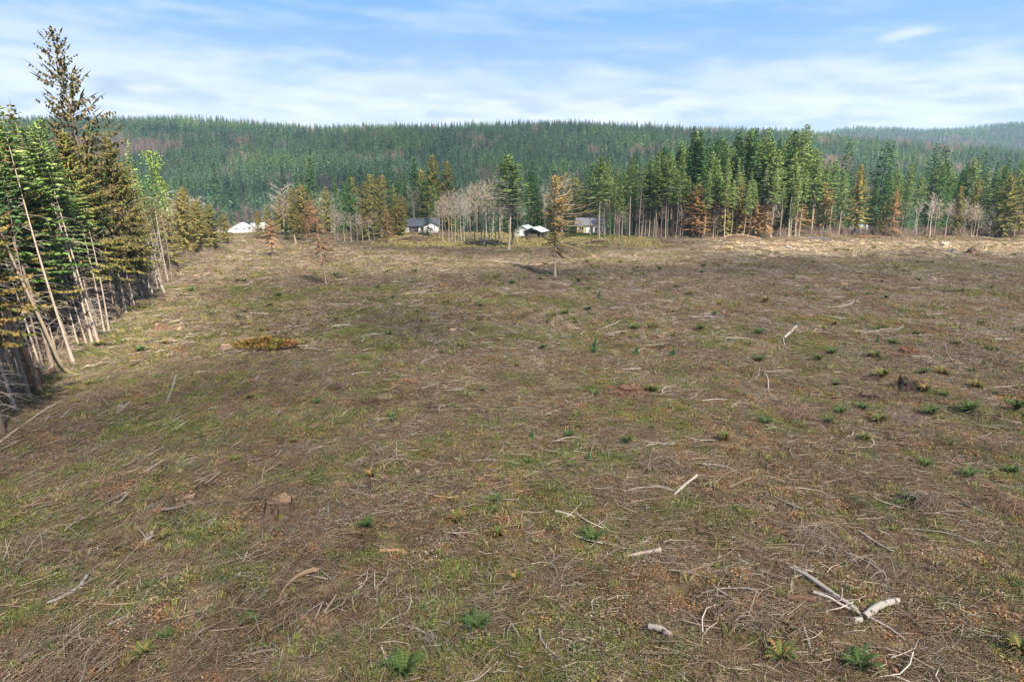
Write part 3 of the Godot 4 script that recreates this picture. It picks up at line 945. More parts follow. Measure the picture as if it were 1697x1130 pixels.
	tag(o, "small closed pale metal shed, left and behind the open shelter", "shed")
	# grey roofed house behind the slender firs
	o = root("grey_roofed_house", Vector3(24.6, lie(0, 216), -216), -0.18)
	s = Shape.new()
	s.box(Vector3(-0.5, 1.4, 0), Vector3(7.0, 2.8, 6.2), Color(0.5, 0.44, 0.27))
	s.box(Vector3(2.6, 1.4, 1.2), Vector3(3.0, 2.79, 6.4), Color(0.68, 0.68, 0.66))
	part("wall", s.mesh(), M.paint, o)
	s = gable(6.2, 8.6, 2.8, 4.6, 0.4)
	for i in s.c.size(): s.c[i] = Color(0.25, 0.25, 0.28)
	rf = part("roof", s.mesh(), M.roof, o)
	rf.rotation.y = PI / 2
	s = gable(3.0, 3.2, 2.82, 3.7, 0.25)
	for i in s.c.size(): s.c[i] = Color(0.26, 0.26, 0.29)
	wr = part("roof", s.mesh(), M.roof, o)
	wr.position = Vector3(2.6, 0, 3.1)
	for x in [2.0, 3.2]:
		opening(o, "window", Vector3(x, 1.45, 4.43), Vector3(0.9, 1.5, 0.14), white, M.glass)
	opening(o, "window", Vector3(-2.6, 1.6, 3.13), Vector3(1.5, 1.2, 0.14), white, M.glass)
	opening(o, "door", Vector3(-0.6, 1.1, 3.13), Vector3(1.0, 2.1, 0.14), white, M.paint, 0)
	tag(o, "tan and white house with grey roof seen between the slender bare trunks", "house")
	# blue-roofed little pump house left of the rust cedar
	o = root("pump_house", on(-37.4, -190.11) + Vector3(0, 0, -4), 0.2)
	s = Shape.new()
	s.box(Vector3(0, 0.75, 0), Vector3(1.7, 1.5, 1.6), Color(0.05, 0.055, 0.09))
	part("wall", s.mesh(), M.paint, o)
	s = Shape.new()
	s.prism(PackedVector2Array([Vector2(-1.15, 1.5), Vector2(-1.15, 1.62), Vector2(1.15, 1.82), Vector2(1.15, 1.5)]), -1.0, 1.1, Color(0.5, 0.62, 0.68))
	part("roof", s.mesh(), M.tin, o)
	opening(o, "door", Vector3(0, 0.72, 0.83), Vector3(0.8, 1.3, 0.1), Color(0.1, 0.1, 0.13), M.paint, 0)
	tag(o, "small dark shed with a flat pale blue roof, left of the rusty cedar", "shed")
	# a white van on the track into the right-hand trees, with a flat trailer before it
	o = root("parked_van", on(191.34, -420) + Vector3(0.6, 0, -6), -0.15)
	o.rotation.y = PI / 2 - 0.25
	s = Shape.new()
	s.prism(PackedVector2Array([Vector2(-2.4, 0.45), Vector2(-2.5, 1.1), Vector2(-1.7, 1.25), Vector2(-1.1, 2.05), Vector2(2.3, 2.15), Vector2(2.45, 1.2), Vector2(2.45, 0.45)]), -0.95, 0.95, Color(0.7, 0.71, 0.72))
	part("body", s.mesh(), M.paint, o)
	s = Shape.new()
	s.prism(PackedVector2Array([Vector2(-1.72, 1.3), Vector2(-1.2, 2.0), Vector2(-1.14, 1.99), Vector2(-1.66, 1.28)]), -0.82, 0.82)
	part("windscreen", s.mesh(), M.glass, o)
	for q in [-1.0, 1.0]:
		s = Shape.new()
		s.box(Vector3(0.5, 1.6, q * 0.955), Vector3(2.6, 0.5, 0.02))
		part("side_window", s.mesh(), M.glass, o)
		s = Shape.new()
		s.box(Vector3(-2.46, 0.95, q * 0.7), Vector3(0.06, 0.18, 0.32), Color(0.8, 0.8, 0.75))
		part("headlight", s.mesh(), M.plain, o)
	wheels(o, [-1.55, 1.5], 0.88, 0.36)
	tag(o, "white van parked in the trees where the gravel track ends", "van")
	o = root("flat_trailer", on(89.45, -196.23) + Vector3(0.4, 0, -1.5), 0.05)
	s = Shape.new()
	s.box(Vector3(0, 0.62, 0), Vector3(4.2, 0.16, 1.9), Color(0.2, 0.2, 0.15))
	part("deck", s.mesh(), M.plain, o)
	s = Shape.new()
	s.prism(PackedVector2Array([Vector2(-2.0, 0.71), Vector2(-1.7, 1.15), Vector2(0.2, 1.3), Vector2(1.8, 1.1), Vector2(2.0, 0.71)]), -0.85, 0.85, Color(0.27, 0.28, 0.2))
	part("cover", s.mesh(), M.rock, o)
	wheels(o, [-0.1], 0.9, 0.3)
	tag(o, "low flat trailer under a dull green cover, before the white van", "trailer")
	o = root("camper_trailer", on(101.14, -196.23) + Vector3(0, 0, -5), 0.25)
	s = Shape.new()
	s.prism(PackedVector2Array([Vector2(-2.3, 0.55), Vector2(-2.5, 1.3), Vector2(-1.6, 2.6), Vector2(1.9, 2.7), Vector2(2.3, 2.3), Vector2(2.3, 0.55)]), -1.1, 1.1, Color(0.34, 0.43, 0.46))
	part("body", s.mesh(), M.paint, o)
	opening(o, "window", Vector3(-0.9, 1.9, 1.12), Vector3(1.0, 0.6, 0.08), Color(0.5, 0.55, 0.56), M.glass)
	opening(o, "door", Vector3(1.1, 1.55, 1.12), Vector3(0.75, 1.8, 0.08), Color(0.5, 0.55, 0.56), M.paint, 0)
	wheels(o, [0.0], 1.0, 0.34)
	tag(o, "dull blue-grey camper trailer among the trees, right of the twin cedar trunks", "trailer")
	o = root("parked_car", on(117.3, -196.23) + Vector3(0, 0, -3), 0.1)
	s = Shape.new()
	s.prism(PackedVector2Array([Vector2(-2.1, 0.35), Vector2(-2.15, 0.8), Vector2(-1.1, 0.95), Vector2(-0.6, 1.42), Vector2(0.9, 1.45), Vector2(1.5, 1.0), Vector2(2.1, 0.92), Vector2(2.15, 0.35)]), -0.85, 0.85, Color(0.2, 0.36, 0.38))
	part("body", s.mesh(), M.paint, o)
	for q in [-1.0, 1.0]:
		s = Shape.new()
		s.prism(PackedVector2Array([Vector2(-0.9, 1.0), Vector2(-0.5, 1.36), Vector2(0.8, 1.38), Vector2(1.2, 1.0)]), q * 0.855 - 0.01, q * 0.855 + 0.01)
		part("side_window", s.mesh(), M.glass, o)
	wheels(o, [-1.35, 1.35], 0.78, 0.32)
	tag(o, "teal car half hidden behind the alder stems on the right", "car")


# ---------- sky ----------
func make_sky() -> PanoramaSkyMaterial:
	var w := 2048
	var h := 1024
	var wisps := FastNoiseLite.new()
	wisps.seed = 5
	wisps.frequency = 1.0
	wisps.fractal_octaves = 5
	var banks := FastNoiseLite.new()
	banks.seed = 9
	banks.frequency = 1.0
	banks.fractal_octaves = 4
	var data := PackedFloat32Array()
	data.resize(w * h * 3)
	var at := 0
	for j in h:
		var e := PI / 2.0 - PI * (j + 0.5) / h
		var deg := rad_to_deg(e)
		for i in w:
			var k := Color(0.17, 0.17, 0.12)
			if deg > -3.0:
				var a := TAU * (i + 0.5) / w
				if a > PI: a -= TAU
				var dx := sin(a)
				var dz := cos(a)
				var y := maxf(deg, 0.0)
				# clear air: deep blue overhead, paler towards the horizon
				var blue := Color(0.4, 0.58, 0.93).lerp(Color(0.22, 0.46, 0.93), smoothstep(5.0, 14.0, y)).lerp(Color(0.13, 0.28, 0.66), smoothstep(14.0, 60.0, y))
				# layered cloud, thick low down, stretched level
				var n := wisps.get_noise_3d(dx * 2.6, y * 0.36 + dx * 1.3, dz * 2.6)
				var f := wisps.get_noise_3d(dx * 9.0 + 9.0, y * 1.15 + dx * 3.0, dz * 9.0)
				var b := banks.get_noise_3d(dx * 6.0 + 40.0, y * 0.5, dz * 6.0)
				var west := smoothstep(0.0, -0.75, a)
				var edge := 7.3 + 2.2 * west + 2.6 * b
				var low := 1.0 - smoothstep(edge - 1.5, edge + 1.9, y + n * 1.2 + f * 0.9)
				var high := smoothstep(-0.05, 0.55, n * 0.8 + f * 0.3 + 0.16 * west) * (0.3 + 0.3 * west)
				var over := smoothstep(13.0, 30.0, y) * smoothstep(-0.35, 0.25, n + 0.3 * f) * 0.75
				var cover := clampf(maxf(maxf(low * (0.74 + 0.45 * f), high), over), 0.0, 1.0)
				var shade := smoothstep(0.02, 0.4, b - 0.25 * f) * smoothstep(8.5, 5.5, y)
				var white := Color(0.8, 0.87, 0.96).lerp(Color(0.55, 0.64, 0.78), shade * 0.75)
				white = white.lerp(Color(0.93, 0.95, 0.97), smoothstep(7.0, 4.5, y) * 0.6 * (1.0 - shade))
				k = blue.lerp(white, cover)
				# the grey cloud that stands over the west end of the ridge
				var g := Vector2((a + 0.505) / 0.032, (y - 6.1) / 0.85)
				k = k.lerp(Color(0.44, 0.54, 0.7), (1.0 - smoothstep(0.35, 1.1, g.length() + 0.5 * b + 0.3 * f)) * 0.75)
				# a small cloud by itself high in the north-east
				g = Vector2((a - 0.497) / 0.04, (y - 9.3 - 0.25 * sin(a * 40.0)) / 0.5)
				k = k.lerp(Color(0.8, 0.86, 0.95), (1.0 - smoothstep(0.2, 1.1, g.length() + 0.7 * f)) * 0.7)
				if deg < 0.0:
					k = k.lerp(Color(0.17, 0.17, 0.12), -deg / 3.0)
			data[at] = k.r
			data[at + 1] = k.g
			data[at + 2] = k.b
			at += 3
	var m := PanoramaSkyMaterial.new()
	m.panorama = ImageTexture.create_from_image(Image.create_from_data(w, h, false, Image.FORMAT_RGBF, data.to_byte_array()))
	return m


func build_ground() -> void:
	var rows := 800
	var cols := 400
	var v := PackedVector3Array()
	var k := PackedColorArray()
	var ix := PackedInt32Array()
	for i in rows + 1:
		var d := -10.0 + 20.0 * exp(0.00645 * i) if i > 12 else -60.0 + 5.84 * i
		if i <= 12: d = lerpf(-80.0, 11.5, i / 13.0)
		var half := maxf(75.0, 1.2 * d + 60.0)
		for j in cols + 1:
			var s := j / float(cols) * 2.0 - 1.0
			var x := half * (0.6 * s + 0.4 * s * s * s)
			v.append(on(x, -d))
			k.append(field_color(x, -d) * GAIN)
			if i < rows and j < cols:
				var a := i * (cols + 1) + j
				ix.append_array(PackedInt32Array([a, a + cols + 1, a + cols + 2, a, a + cols + 2, a + 1]))
	var nn := PackedVector3Array()
	nn.resize(v.size())
	for i in rows + 1:
		for j in cols + 1:
			var a := v[i * (cols + 1) + maxi(j - 1, 0)]
			var b := v[i * (cols + 1) + mini(j + 1, cols)]
			var e := v[maxi(i - 1, 0) * (cols + 1) + j]
			var f := v[mini(i + 1, rows) * (cols + 1) + j]
			nn[i * (cols + 1) + j] = (b - a).cross(f - e).normalized()
	var arrays := []
	arrays.resize(Mesh.ARRAY_MAX)
	arrays[Mesh.ARRAY_VERTEX] = v
	arrays[Mesh.ARRAY_NORMAL] = nn
	arrays[Mesh.ARRAY_COLOR] = k
	arrays[Mesh.ARRAY_INDEX] = ix
	var m := ArrayMesh.new()
	m.add_surface_from_arrays(Mesh.PRIMITIVE_TRIANGLES, arrays)
	tag(single("ground", m, M.ground), "logged field on a bench, wooded valley and hills beyond", "ground", "", "structure")
	# gravel track at the right edge of the field
	var s := Shape.new()
	var line := [Vector2(75.99, -192.09), Vector2(80.62, -191.09), Vector2(82.22, -186.26), Vector2(82.61, -179.87), Vector2(81.47, -170.67)]
	for i in line.size() - 1:
		for q in 6:
			var a: Vector2 = line[i].lerp(line[i + 1], q / 6.0)
			var b: Vector2 = line[i].lerp(line[i + 1], (q + 1) / 6.0)
			var side := (b - a).orthogonal().normalized() * 2.2
			var pp := [a - side, b - side, b + side, a + side]
			var p3 := []
			for c in pp: p3.append(on(c.x, c.y) + Vector3(0, 0.12, 0))
			s.quad(p3[0], p3[1], p3[2], p3[3], Color(0.36, 0.36, 0.38))
	tag(single("gravel_track", s.mesh(), M.gravel), "grey gravel track leaving the far right of the field", "track", "", "structure")


const GAIN := 1.75

# true where the photograph's field of view, widened by a margin, covers the ground
func seen(x: float, d: float, margin := 1.12) -> bool:
	return absf(x) < d * 0.79 * margin + 3.0


# the west wood's edge: x of the first stems at a distance d
func wood_edge(d: float) -> float:
	return along(d, [20.0, 46.0, 72.0, 99.0, 150.0, 176.0, 200.0], [-33.0, -36.0, -43.5, -51.0, -64.0, -70.0, -74.0])


func spread(count: int, d0: float, d1: float, power: float) -> Array:
	var out := []
	while out.size() < count:
		var d := lerpf(d0, d1, pow(rng.randf(), power))
		var half := d * 0.85 + 4.0
		var x := rng.randf_range(-half, half)
		if rng.randf() > half / (d1 * 0.85 + 4.0) and power == 1.0:
			continue
		if x < wood_edge(d) - 6.0:
			continue
		out.append(Vector2(x, -d))
	return out


func litter() -> void:
	rng.seed = 7
	var grey := [Color(0.32, 0.27, 0.21), Color(0.25, 0.2, 0.15), Color(0.38, 0.335, 0.275), Color(0.18, 0.135, 0.095), Color(0.155, 0.118, 0.085)]
	var brown := [Color(0.165, 0.122, 0.08), Color(0.125, 0.09, 0.06), Color(0.22, 0.17, 0.12), Color(0.16, 0.105, 0.068)]
	# twigs
	var o := root("twig_litter", Vector3.ZERO)
	tag(o, "countless pale and brown twigs strewn over the logged field", "twigs", "", "stuff")
	var kinds := []
	for i in 4:
		kinds.append([twig_patch(26, i < 2, 1.0, 0.0085, grey if i % 2 else grey + brown), [], PackedColorArray()])
	for i in 4:
		kinds.append([twig_patch(26, i < 2, 1.5, 0.017, grey if i % 2 else grey + brown), [], PackedColorArray()])
	for i in 2:
		kinds.append([twig_patch(46, false, 0.9, 0.007, brown), [], PackedColorArray()])
	for q in spread(9500, 14.0, 62.0, 0.75):
		var w := clampf(patch_noise.get_noise_2d(q.x * 2.2 + 9.0, q.y * 2.2) * 1.6 + 0.72, 0.12, 1.0)
		if rng.randf() > w: continue
		var slot: int = rng.randi() % 2 if q.x < rng.randf_range(-14.0, 2.0) else 2 + rng.randi() % 2
		if rng.randf() < 0.36: slot = 8 + rng.randi() % 2
		put(kinds[slot], q, rng.randf_range(0.75, 1.25), rng.randf_range(-0.3, 0.3) if slot < 2 else rng.randf() * TAU, rng.randf_range(0.75, 1.2))
	for q in spread(24000, 55.0, 196.0, 1.0):
		if q.y < -160.0 and q.x > -34.0 and q.x < 38.0 and rng.randf() < 0.85: continue
		if rut(q.x, q.y) > 0.2 and rng.randf() < 0.85: continue
		var w := clampf(patch_noise.get_noise_2d(q.x * 1.6 + 9.0, q.y * 1.6) * 1.6 + 0.62, 0.08, 1.0)
		if rng.randf() > w: continue
		var slot: int = 4 + rng.randi() % 2 if q.x < rng.randf_range(-30.0, 2.0) else 6 + rng.randi() % 2
		put(kinds[slot], q, rng.randf_range(0.8, 1.4), rng.randf_range(-0.5, 0.5) + (0.0 if q.x < -5.0 else 1.2), rng.randf_range(0.75, 1.25))
	# stouter sticks
	for i in 4:
		var s := Shape.new()
		for j in 6:
			var a := rng.randf_range(-0.4, 0.4) if i < 2 else rng.randf() * TAU
			var d := Vector3(sin(a), 0, cos(a)) * rng.randf_range(0.25, 0.95)
			var p := Vector3(rng.randf_range(-1.6, 1.6), 0.04, rng.randf_range(-1.6, 1.6))
			var side := d.cross(Vector3.UP) * rng.randf_range(-0.35, 0.35)
			var k: Color = [Color(0.34, 0.29, 0.245), Color(0.27, 0.22, 0.18), Color(0.21, 0.155, 0.12), Color(0.42, 0.37, 0.32)][rng.randi() % 4]
			var r := rng.randf_range(0.012, 0.026)
			s.tube(PackedVector3Array([p - d, p - d * 0.3 + side * 0.8 + Vector3(0, 0.03, 0), p + d * 0.4 + side + Vector3(0, 0.02, 0), p + d + Vector3(0, rng.randf_range(-0.04, 0.14), 0)]), PackedFloat32Array([r, r * 0.95, r * 0.75, r * 0.4]), 5, k, k)
		kinds.append([s.mesh(), [], PackedColorArray()])
	for q in spread(400, 16.0, 85.0, 0.75):
		put(kinds[10 + rng.randi() % 2 if q.x < rng.randf_range(-14.0, 2.0) else 12 + rng.randi() % 2], q, rng.randf_range(0.75, 1.3), rng.randf_range(-0.3, 0.3) if q.x < -8.0 else rng.randf() * TAU, rng.randf_range(0.7, 1.2))
	for q in spread(1100, 60.0, 180.0, 1.0):
		put(kinds[10 + rng.randi() % 4], q, rng.randf_range(1.0, 1.7), rng.randf() * TAU, rng.randf_range(0.8, 1.2))
	for e in kinds: copies("twigs", e[0], M.twig, e[1], e[2], o)
	# moss and creeping green
	o = root("moss", Vector3.ZERO)
	tag(o, "yellow-green moss and low weeds creeping over the soil", "moss", "", "stuff")
	kinds = []
	for ks in [[Color(0.18, 0.17, 0.05), Color(0.15, 0.15, 0.045), Color(0.21, 0.185, 0.06)], [Color(0.11, 0.16, 0.035), Color(0.15, 0.19, 0.045), Color(0.08, 0.12, 0.03)], [Color(0.06, 0.1, 0.035), Color(0.05, 0.085, 0.04), Color(0.09, 0.12, 0.05)]]:
		kinds.append([mat_patch(80, 0.5, 0.075, 0.06, ks), [], PackedColorArray()])
	for q in spread(30000, 14.0, 100.0, 0.7):
		var g: float = patch_noise.get_noise_2d(q.x, q.y) * 0.75 + patch_noise.get_noise_2d(q.x * 3.1 + 70.0, q.y * 3.1) * 0.6 - q.x * 0.004
		if rng.randf() > smoothstep(-0.12, 0.3, g) + 0.12: continue
		put(kinds[[0, 0, 1, 1, 2][rng.randi() % 5]], q, rng.randf_range(0.5, 1.4), rng.randf() * TAU, rng.randf_range(0.75, 1.2))
	for e in kinds: copies("patch", e[0], M.leaf, e[1], e[2], o)
	# grass, sedge and weeds
	o = root("rough_grass", Vector3.ZERO)
	tag(o, "tufts of rough grass and weeds between the branches", "grass", "", "stuff")
	kinds = []
	for a in [[26, 0.2, 0.016, 0.16, [Color(0.12, 0.16, 0.04), Color(0.17, 0.19, 0.05), Color(0.2, 0.17, 0.07)]], [22, 0.32, 0.02, 0.2, [Color(0.27, 0.22, 0.12), Color(0.22, 0.18, 0.09), Color(0.18, 0.17, 0.06)]], [34, 0.36, 0.05, 0.34, [Color(0.15, 0.14, 0.055), Color(0.19, 0.165, 0.075), Color(0.13, 0.125, 0.05)]]]:
		kinds.append([tuft(a[0], a[1], a[2], a[3], a[4]), [], PackedColorArray()])
	for q in spread(10000, 14.0, 90.0, 0.75):
		var g: float = patch_noise.get_noise_2d(q.x * 1.7, q.y * 1.7 + 30.0)
		if rng.randf() > 0.4 + g: continue
		put(kinds[[0, 0, 1][rng.randi() % 3]], q, rng.randf_range(0.5, 1.3), rng.randf() * TAU, rng.randf_range(0.8, 1.2))
	for q in spread(9000, 60.0, 196.0, 1.0):
		var g: float = patch_noise.get_noise_2d(q.x * 1.3 + 14.0, q.y * 1.3 + 30.0)
		if rng.randf() > 0.3 + g * 1.6: continue
		put(kinds[[1, 1, 2][rng.randi() % 3]], q, rng.randf_range(0.6, 1.6), rng.randf() * TAU, rng.randf_range(0.8, 1.25))
	for e in kinds: copies("tuft", e[0], M.leaf, e[1], e[2], o)
	# dead fronds, needles and bark
	o = root("dead_fronds", Vector3.ZERO)
	tag(o, "rust and tan dead fern fronds, needles and bark scraps", "dead fronds", "", "stuff")
	kinds = []
	kinds.append([fern_shape(7, [Color(0.27, 0.18, 0.1), Color(0.21, 0.14, 0.08)], 0.34), [], PackedColorArray()])
	kinds.append([mat_patch(70, 0.55, 0.1, 0.07, [Color(0.26, 0.125, 0.06), Color(0.2, 0.1, 0.055), Color(0.3, 0.18, 0.09)]), [], PackedColorArray()])
	kinds.append([mat_patch(60, 0.6, 0.07, 0.04, [Color(0.46, 0.36, 0.25), Color(0.34, 0.25, 0.17), Color(0.12, 0.08, 0.055)]), [], PackedColorArray()])
	for q in spread(15000, 14.0, 95.0, 0.75):
		var g: float = patch_noise.get_noise_2d(q.x * 1.4 + 50.0, q.y * 1.4) + q.x * 0.006
		if rng.randf() > smoothstep(-0.3, 0.4, g): continue
		put(kinds[[0, 1, 1, 2, 2, 2, 1, 1, 2, 1, 2, 2][rng.randi() % 12]], q, rng.randf_range(0.5, 1.3), rng.randf() * TAU, rng.randf_range(0.75, 1.2))
	for e in kinds: copies("scraps", e[0], M.leaf, e[1], e[2], o)
	# bleached straw on the far strip
	o = root("bleached_straw", Vector3.ZERO)
	tag(o, "bleached straw and chips along the far right of the field", "straw", "", "stuff")
	kinds = [[tuft(30, 0.3, 0.05, 0.5, [Color(0.62, 0.5, 0.34), Color(0.5, 0.4, 0.26), Color(0.7, 0.6, 0.44)]), [], PackedColorArray()]]
	for i in 3200:
		var q := Vector2(rng.randf_range(48.0, 150.0), -rng.randf_range(138.0, 176.0))
		if patch_noise.get_noise_2d(q.x * 1.5, q.y * 2.5) + rng.randf_range(-0.2, 0.3) < -0.02: continue
		put(kinds[0], q, rng.randf_range(0.4, 1.2), rng.randf() * TAU, rng.randf_range(0.6, 1.1))
	for e in kinds: copies("tuft", e[0], M.leaf, e[1], e[2], o)
	# hay meadow by the shelter, green lawn before the grey-roofed house
	o = root("meadow_grass", Vector3.ZERO)
	tag(o, "tan and green grass of the small meadow round the metal shelter", "grass", "", "stuff")
	kinds = [[tuft(30, 0.26, 0.05, 0.5, [Color(0.36, 0.29, 0.14), Color(0.3, 0.25, 0.11), Color(0.24, 0.22, 0.09)]), [], PackedColorArray()], [tuft(30, 0.24, 0.05, 0.5, [Color(0.16, 0.21, 0.05), Color(0.2, 0.25, 0.06), Color(0.13, 0.17, 0.05)]), [], PackedColorArray()]]
	for i in 3600:
		var q := Vector2(rng.randf_range(-34.0, 38.0), -rng.randf_range(160.0, 205.0))
		var lawn := -q.y > 184.0 and q.x > 7.0 and q.x < 30.0
		put(kinds[1 if lawn or rng.randf() < 0.15 else 0], q, rng.randf_range(0.6, 1.4), rng.randf() * TAU, rng.randf_range(0.7, 1.2))
	for e in kinds: copies("tuft", e[0], M.leaf, e[1], e[2], o)
	# leafless brush along the edges of the woods
	o = root("leafless_brush", Vector3.ZERO)
	tag(o, "leafless grey-brown brush at the foot of the woods", "brush", "", "stuff")
	kinds = []
	for i in 3:
		var s := Shape.new()
		for j in 42:
			var k: Color = [Color(0.2, 0.15, 0.12), Color(0.26, 0.21, 0.175), Color(0.17, 0.12, 0.1)][rng.randi() % 3]
			var p := Vector3(rng.randf_range(-0.8, 0.8), 0, rng.randf_range(-0.8, 0.8))
			var e := p + Vector3(rng.randf_range(-0.8, 0.8), rng.randf_range(1.0, 2.4), rng.randf_range(-0.8, 0.8))
			s.tube(PackedVector3Array([p, p.lerp(e, 0.5) + Vector3(rng.randf_range(-0.2, 0.2), 0.1, 0), e]), PackedFloat32Array([0.022, 0.016, 0.007]), 3, k, k)
		kinds.append([s.mesh(), [], PackedColorArray()])
	for i in 420:
		var x := rng.randf_range(34.0, 165.0)
		put(kinds[rng.randi() % 3], Vector2(x, -rng.randf_range(189.0, 206.0)), rng.randf_range(0.6, 1.3), rng.randf() * TAU, rng.randf_range(0.8, 1.2))
	for i in 260:
		put(kinds[rng.randi() % 3], Vector2(rng.randf_range(-190.0, -60.0), -rng.randf_range(340.0, 470.0)), rng.randf_range(1.6, 3.2), rng.randf() * TAU, rng.randf_range(0.8, 1.3))
	for i in 110:
		var d := rng.randf_range(40.0, 150.0)
		put(kinds[rng.randi() % 3], Vector2(wood_edge(d) - rng.randf_range(1.0, 14.0), -d), rng.randf_range(0.5, 1.1), rng.randf() * TAU, rng.randf_range(0.8, 1.2))
	for i in 60:
		put(kinds[rng.randi() % 3], Vector2(rng.randf_range(-48.0, -14.0), -rng.randf_range(186.0, 200.0)), rng.randf_range(0.4, 0.9), rng.randf() * TAU, rng.randf_range(0.8, 1.2))
	for e in kinds: copies("brush", e[0], M.twig, e[1], e[2], o)


func put(kind: Array, q: Vector2, size: float, turn: float, tone: float) -> void:
	var b := Basis(Vector3.UP, turn).scaled(Vector3.ONE * size)
	kind[1].append(Transform3D(b, on(q.x, q.y) + Vector3(0, 0.012, 0)))
	kind[2].append(Color(tone, tone, tone))


func hill_forest() -> void:
	rng.seed = 33
	var cols := [Color(0.075, 0.13, 0.072), Color(0.092, 0.15, 0.078), Color(0.06, 0.11, 0.066)]
	var shapes := []
	for i in 4: shapes.append([small_conifer(20.5, [3.3, 3.8, 3.0, 4.2][i], cols), [], PackedColorArray()])
	var bare := [small_leafless(16.0, Color(0.24, 0.17, 0.15)), [], PackedColorArray()]
	var own := []
	var d := 345.0
	while d < 2380.0:
		var step := 5.3 + (d - 345.0) * 0.0022 if d < 1200.0 else 11.0
		if d > 1230.0 and d < 1750.0:
			d = 1750.0
			continue
		var x := -(d * 0.8 + 30.0) if d < 1500.0 else 500.0
		while x < d * 0.82 + 40.0:
			var px := x + rng.randf_range(-0.42, 0.42) * step
			var pd := d + rng.randf_range(-0.42, 0.42) * step
			x += step
			# keep the yard about the valley houses open
			if px / pd > -0.445 and px / pd < -0.34 and pd < 408.0: continue
			var stand := hill_noise.get_noise_2d(px * 0.7 + 500.0, pd * 0.7)
			var age := hill_noise.get_noise_2d(px * 1.6 - 200.0, pd * 1.6)
			var at := on(px, -pd)
			var leafless_ := hill_noise.get_noise_2d(px * 2.2 + 50.0, pd * 2.2 + 900.0) - 0.4 + 0.16 * (1.0 - smoothstep(430.0, 620.0, pd))
			if Vector2((px + 470.0) / 90.0, (pd - 790.0) / 110.0).length() + age * 0.9 < 1.0: leafless_ = 1.0
			if Vector2((px - 305.0) / 24.0, (pd - 700.0) / 50.0).length() + age * 0.9 < 1.0: leafless_ = 1.0
			var tone := rng.randf_range(0.72, 1.25) * (1.0 + 0.35 * stand)
			if leafless_ > 0.0:
				if rng.randf() < 0.7:
					put_tree(bare, at, rng.randf_range(0.7, 1.1), tone, 0.0)
				continue
			if rng.randf() < 0.06: continue
			var size := (0.93 + 0.28 * stand + 0.1 * age) * rng.randf_range(0.62, 1.2)
			if pd < 470.0: size *= 0.86
			var young := smoothstep(0.05, 0.3, age)
			var east := smoothstep(-10.0, 70.0, px - 300.0 - (pd - 700.0) * 0.4) * (1.0 - smoothstep(1200.0, 1500.0, pd))
			var slot: int = rng.randi() % 4
			if own.size() < 300 and pd < 520.0 and seen(px, pd, 0.95) and px < 60.0:
				own.append([slot, at, size, rng.randf() * TAU])
				continue
			put_tree(shapes[slot], at, size * (1.0 - 0.22 * east), tone, young)
		d += step
	var o := root("hillside_forest", Vector3.ZERO)
	tag(o, "conifer forest covering the hills across the valley", "forest", "", "stuff")
	for e in shapes: copies("conifers", e[0], M.leaf, e[1], e[2], o)
	copies("leafless_trees", bare[0], M.twig, bare[1], bare[2], o)
	var names := ["conifer with a slim even crown", "conifer with a full crown", "very slim conifer", "broad conifer"]
	for e in own:
		var t := single("valley_conifer", shapes[e[0]][0], [M.hill_a, M.hill_b, M.hill_c][rng.randi() % 3], e[1], e[3])
		t.scale = Vector3.ONE * float(e[2])
		var where: Vector3 = e[1]
		var w := behind(where.x / -where.z)
		tag(t, "%s in the valley wood, behind %s" % [names[e[0]], w], "conifer", "valley wood behind %s: %s" % [w, names[e[0]]])


func put_tree(kind: Array, at: Vector3, size: float, tone: float, light: float) -> void:
	var b := Basis(Vector3.UP, rng.randf() * TAU).scaled(Vector3(size * rng.randf_range(0.85, 1.15), size, size))
	kind[1].append(Transform3D(b, at))
	kind[2].append(Color(tone, tone, tone).lerp(Color(1.35, 1.25, 0.9) * tone, light))


# the broken cloud overhead that keeps the field and the main ridge in shade
func cloud_bank() -> void:
	rng.seed = 12
	var m := StandardMaterial3D.new()
	m.albedo_color = Color(0.97, 0.97, 0.97, 0.32)
	m.roughness = 1.0
	m.metallic_specular = 0.0
	m.transparency = BaseMaterial3D.TRANSPARENCY_ALPHA
	m.backlight_enabled = true
	m.backlight = Color(1, 1, 1)
	var lumps := FastNoiseLite.new()
	lumps.seed = 3
	lumps.frequency = 1.4
	lumps.fractal_octaves = 4
	# the ground each cloud shades: x, z of its middle, half width, half depth
	for a in [[86.0, -48.0, 116.0, 95.0, 0.28], [-8.0, -196.0, 50.0, 40.0, 0.2], [-420.0, -760.0, 420.0, 330.0, 0.18], [10.0, -960.0, 240.0, 230.0, 0.18], [-30.0, -500.0, 190.0, 120.0, 0.22]]:
		var o := Shape.new()
		var at := Vector3(a[0] + 243.0, 500.0, a[1] + 457.0)
		var grid := []
		for i in 25:
			var ring := PackedVector3Array()
			for j in 49:
				var la := PI * (i / 24.0 - 0.5)
				var lo := TAU * (j % 48) / 48.0
				var d := Vector3(cos(la) * cos(lo), sin(la), cos(la) * sin(lo))
				var w := 1.0 + 0.45 * lumps.get_noise_3d(d.x + a[0], d.y, d.z)
				ring.append(Vector3(d.x * a[2] * w, d.y * 34.0 * w + 14.0 * lumps.get_noise_3d(d.x * 3.0, d.y * 3.0 + 9.0, d.z * 3.0), d.z * a[3] * w))
			grid.append(ring)
		for i in 24:
			for j in 48:
				o.quad(grid[i][j + 1], grid[i + 1][j + 1], grid[i + 1][j], grid[i][j], Color.WHITE)
		var thin := m.duplicate()
		thin.albedo_color.a = a[4]
		tag(single("cloud", o.mesh(), thin, at), "", "", "", "structure")


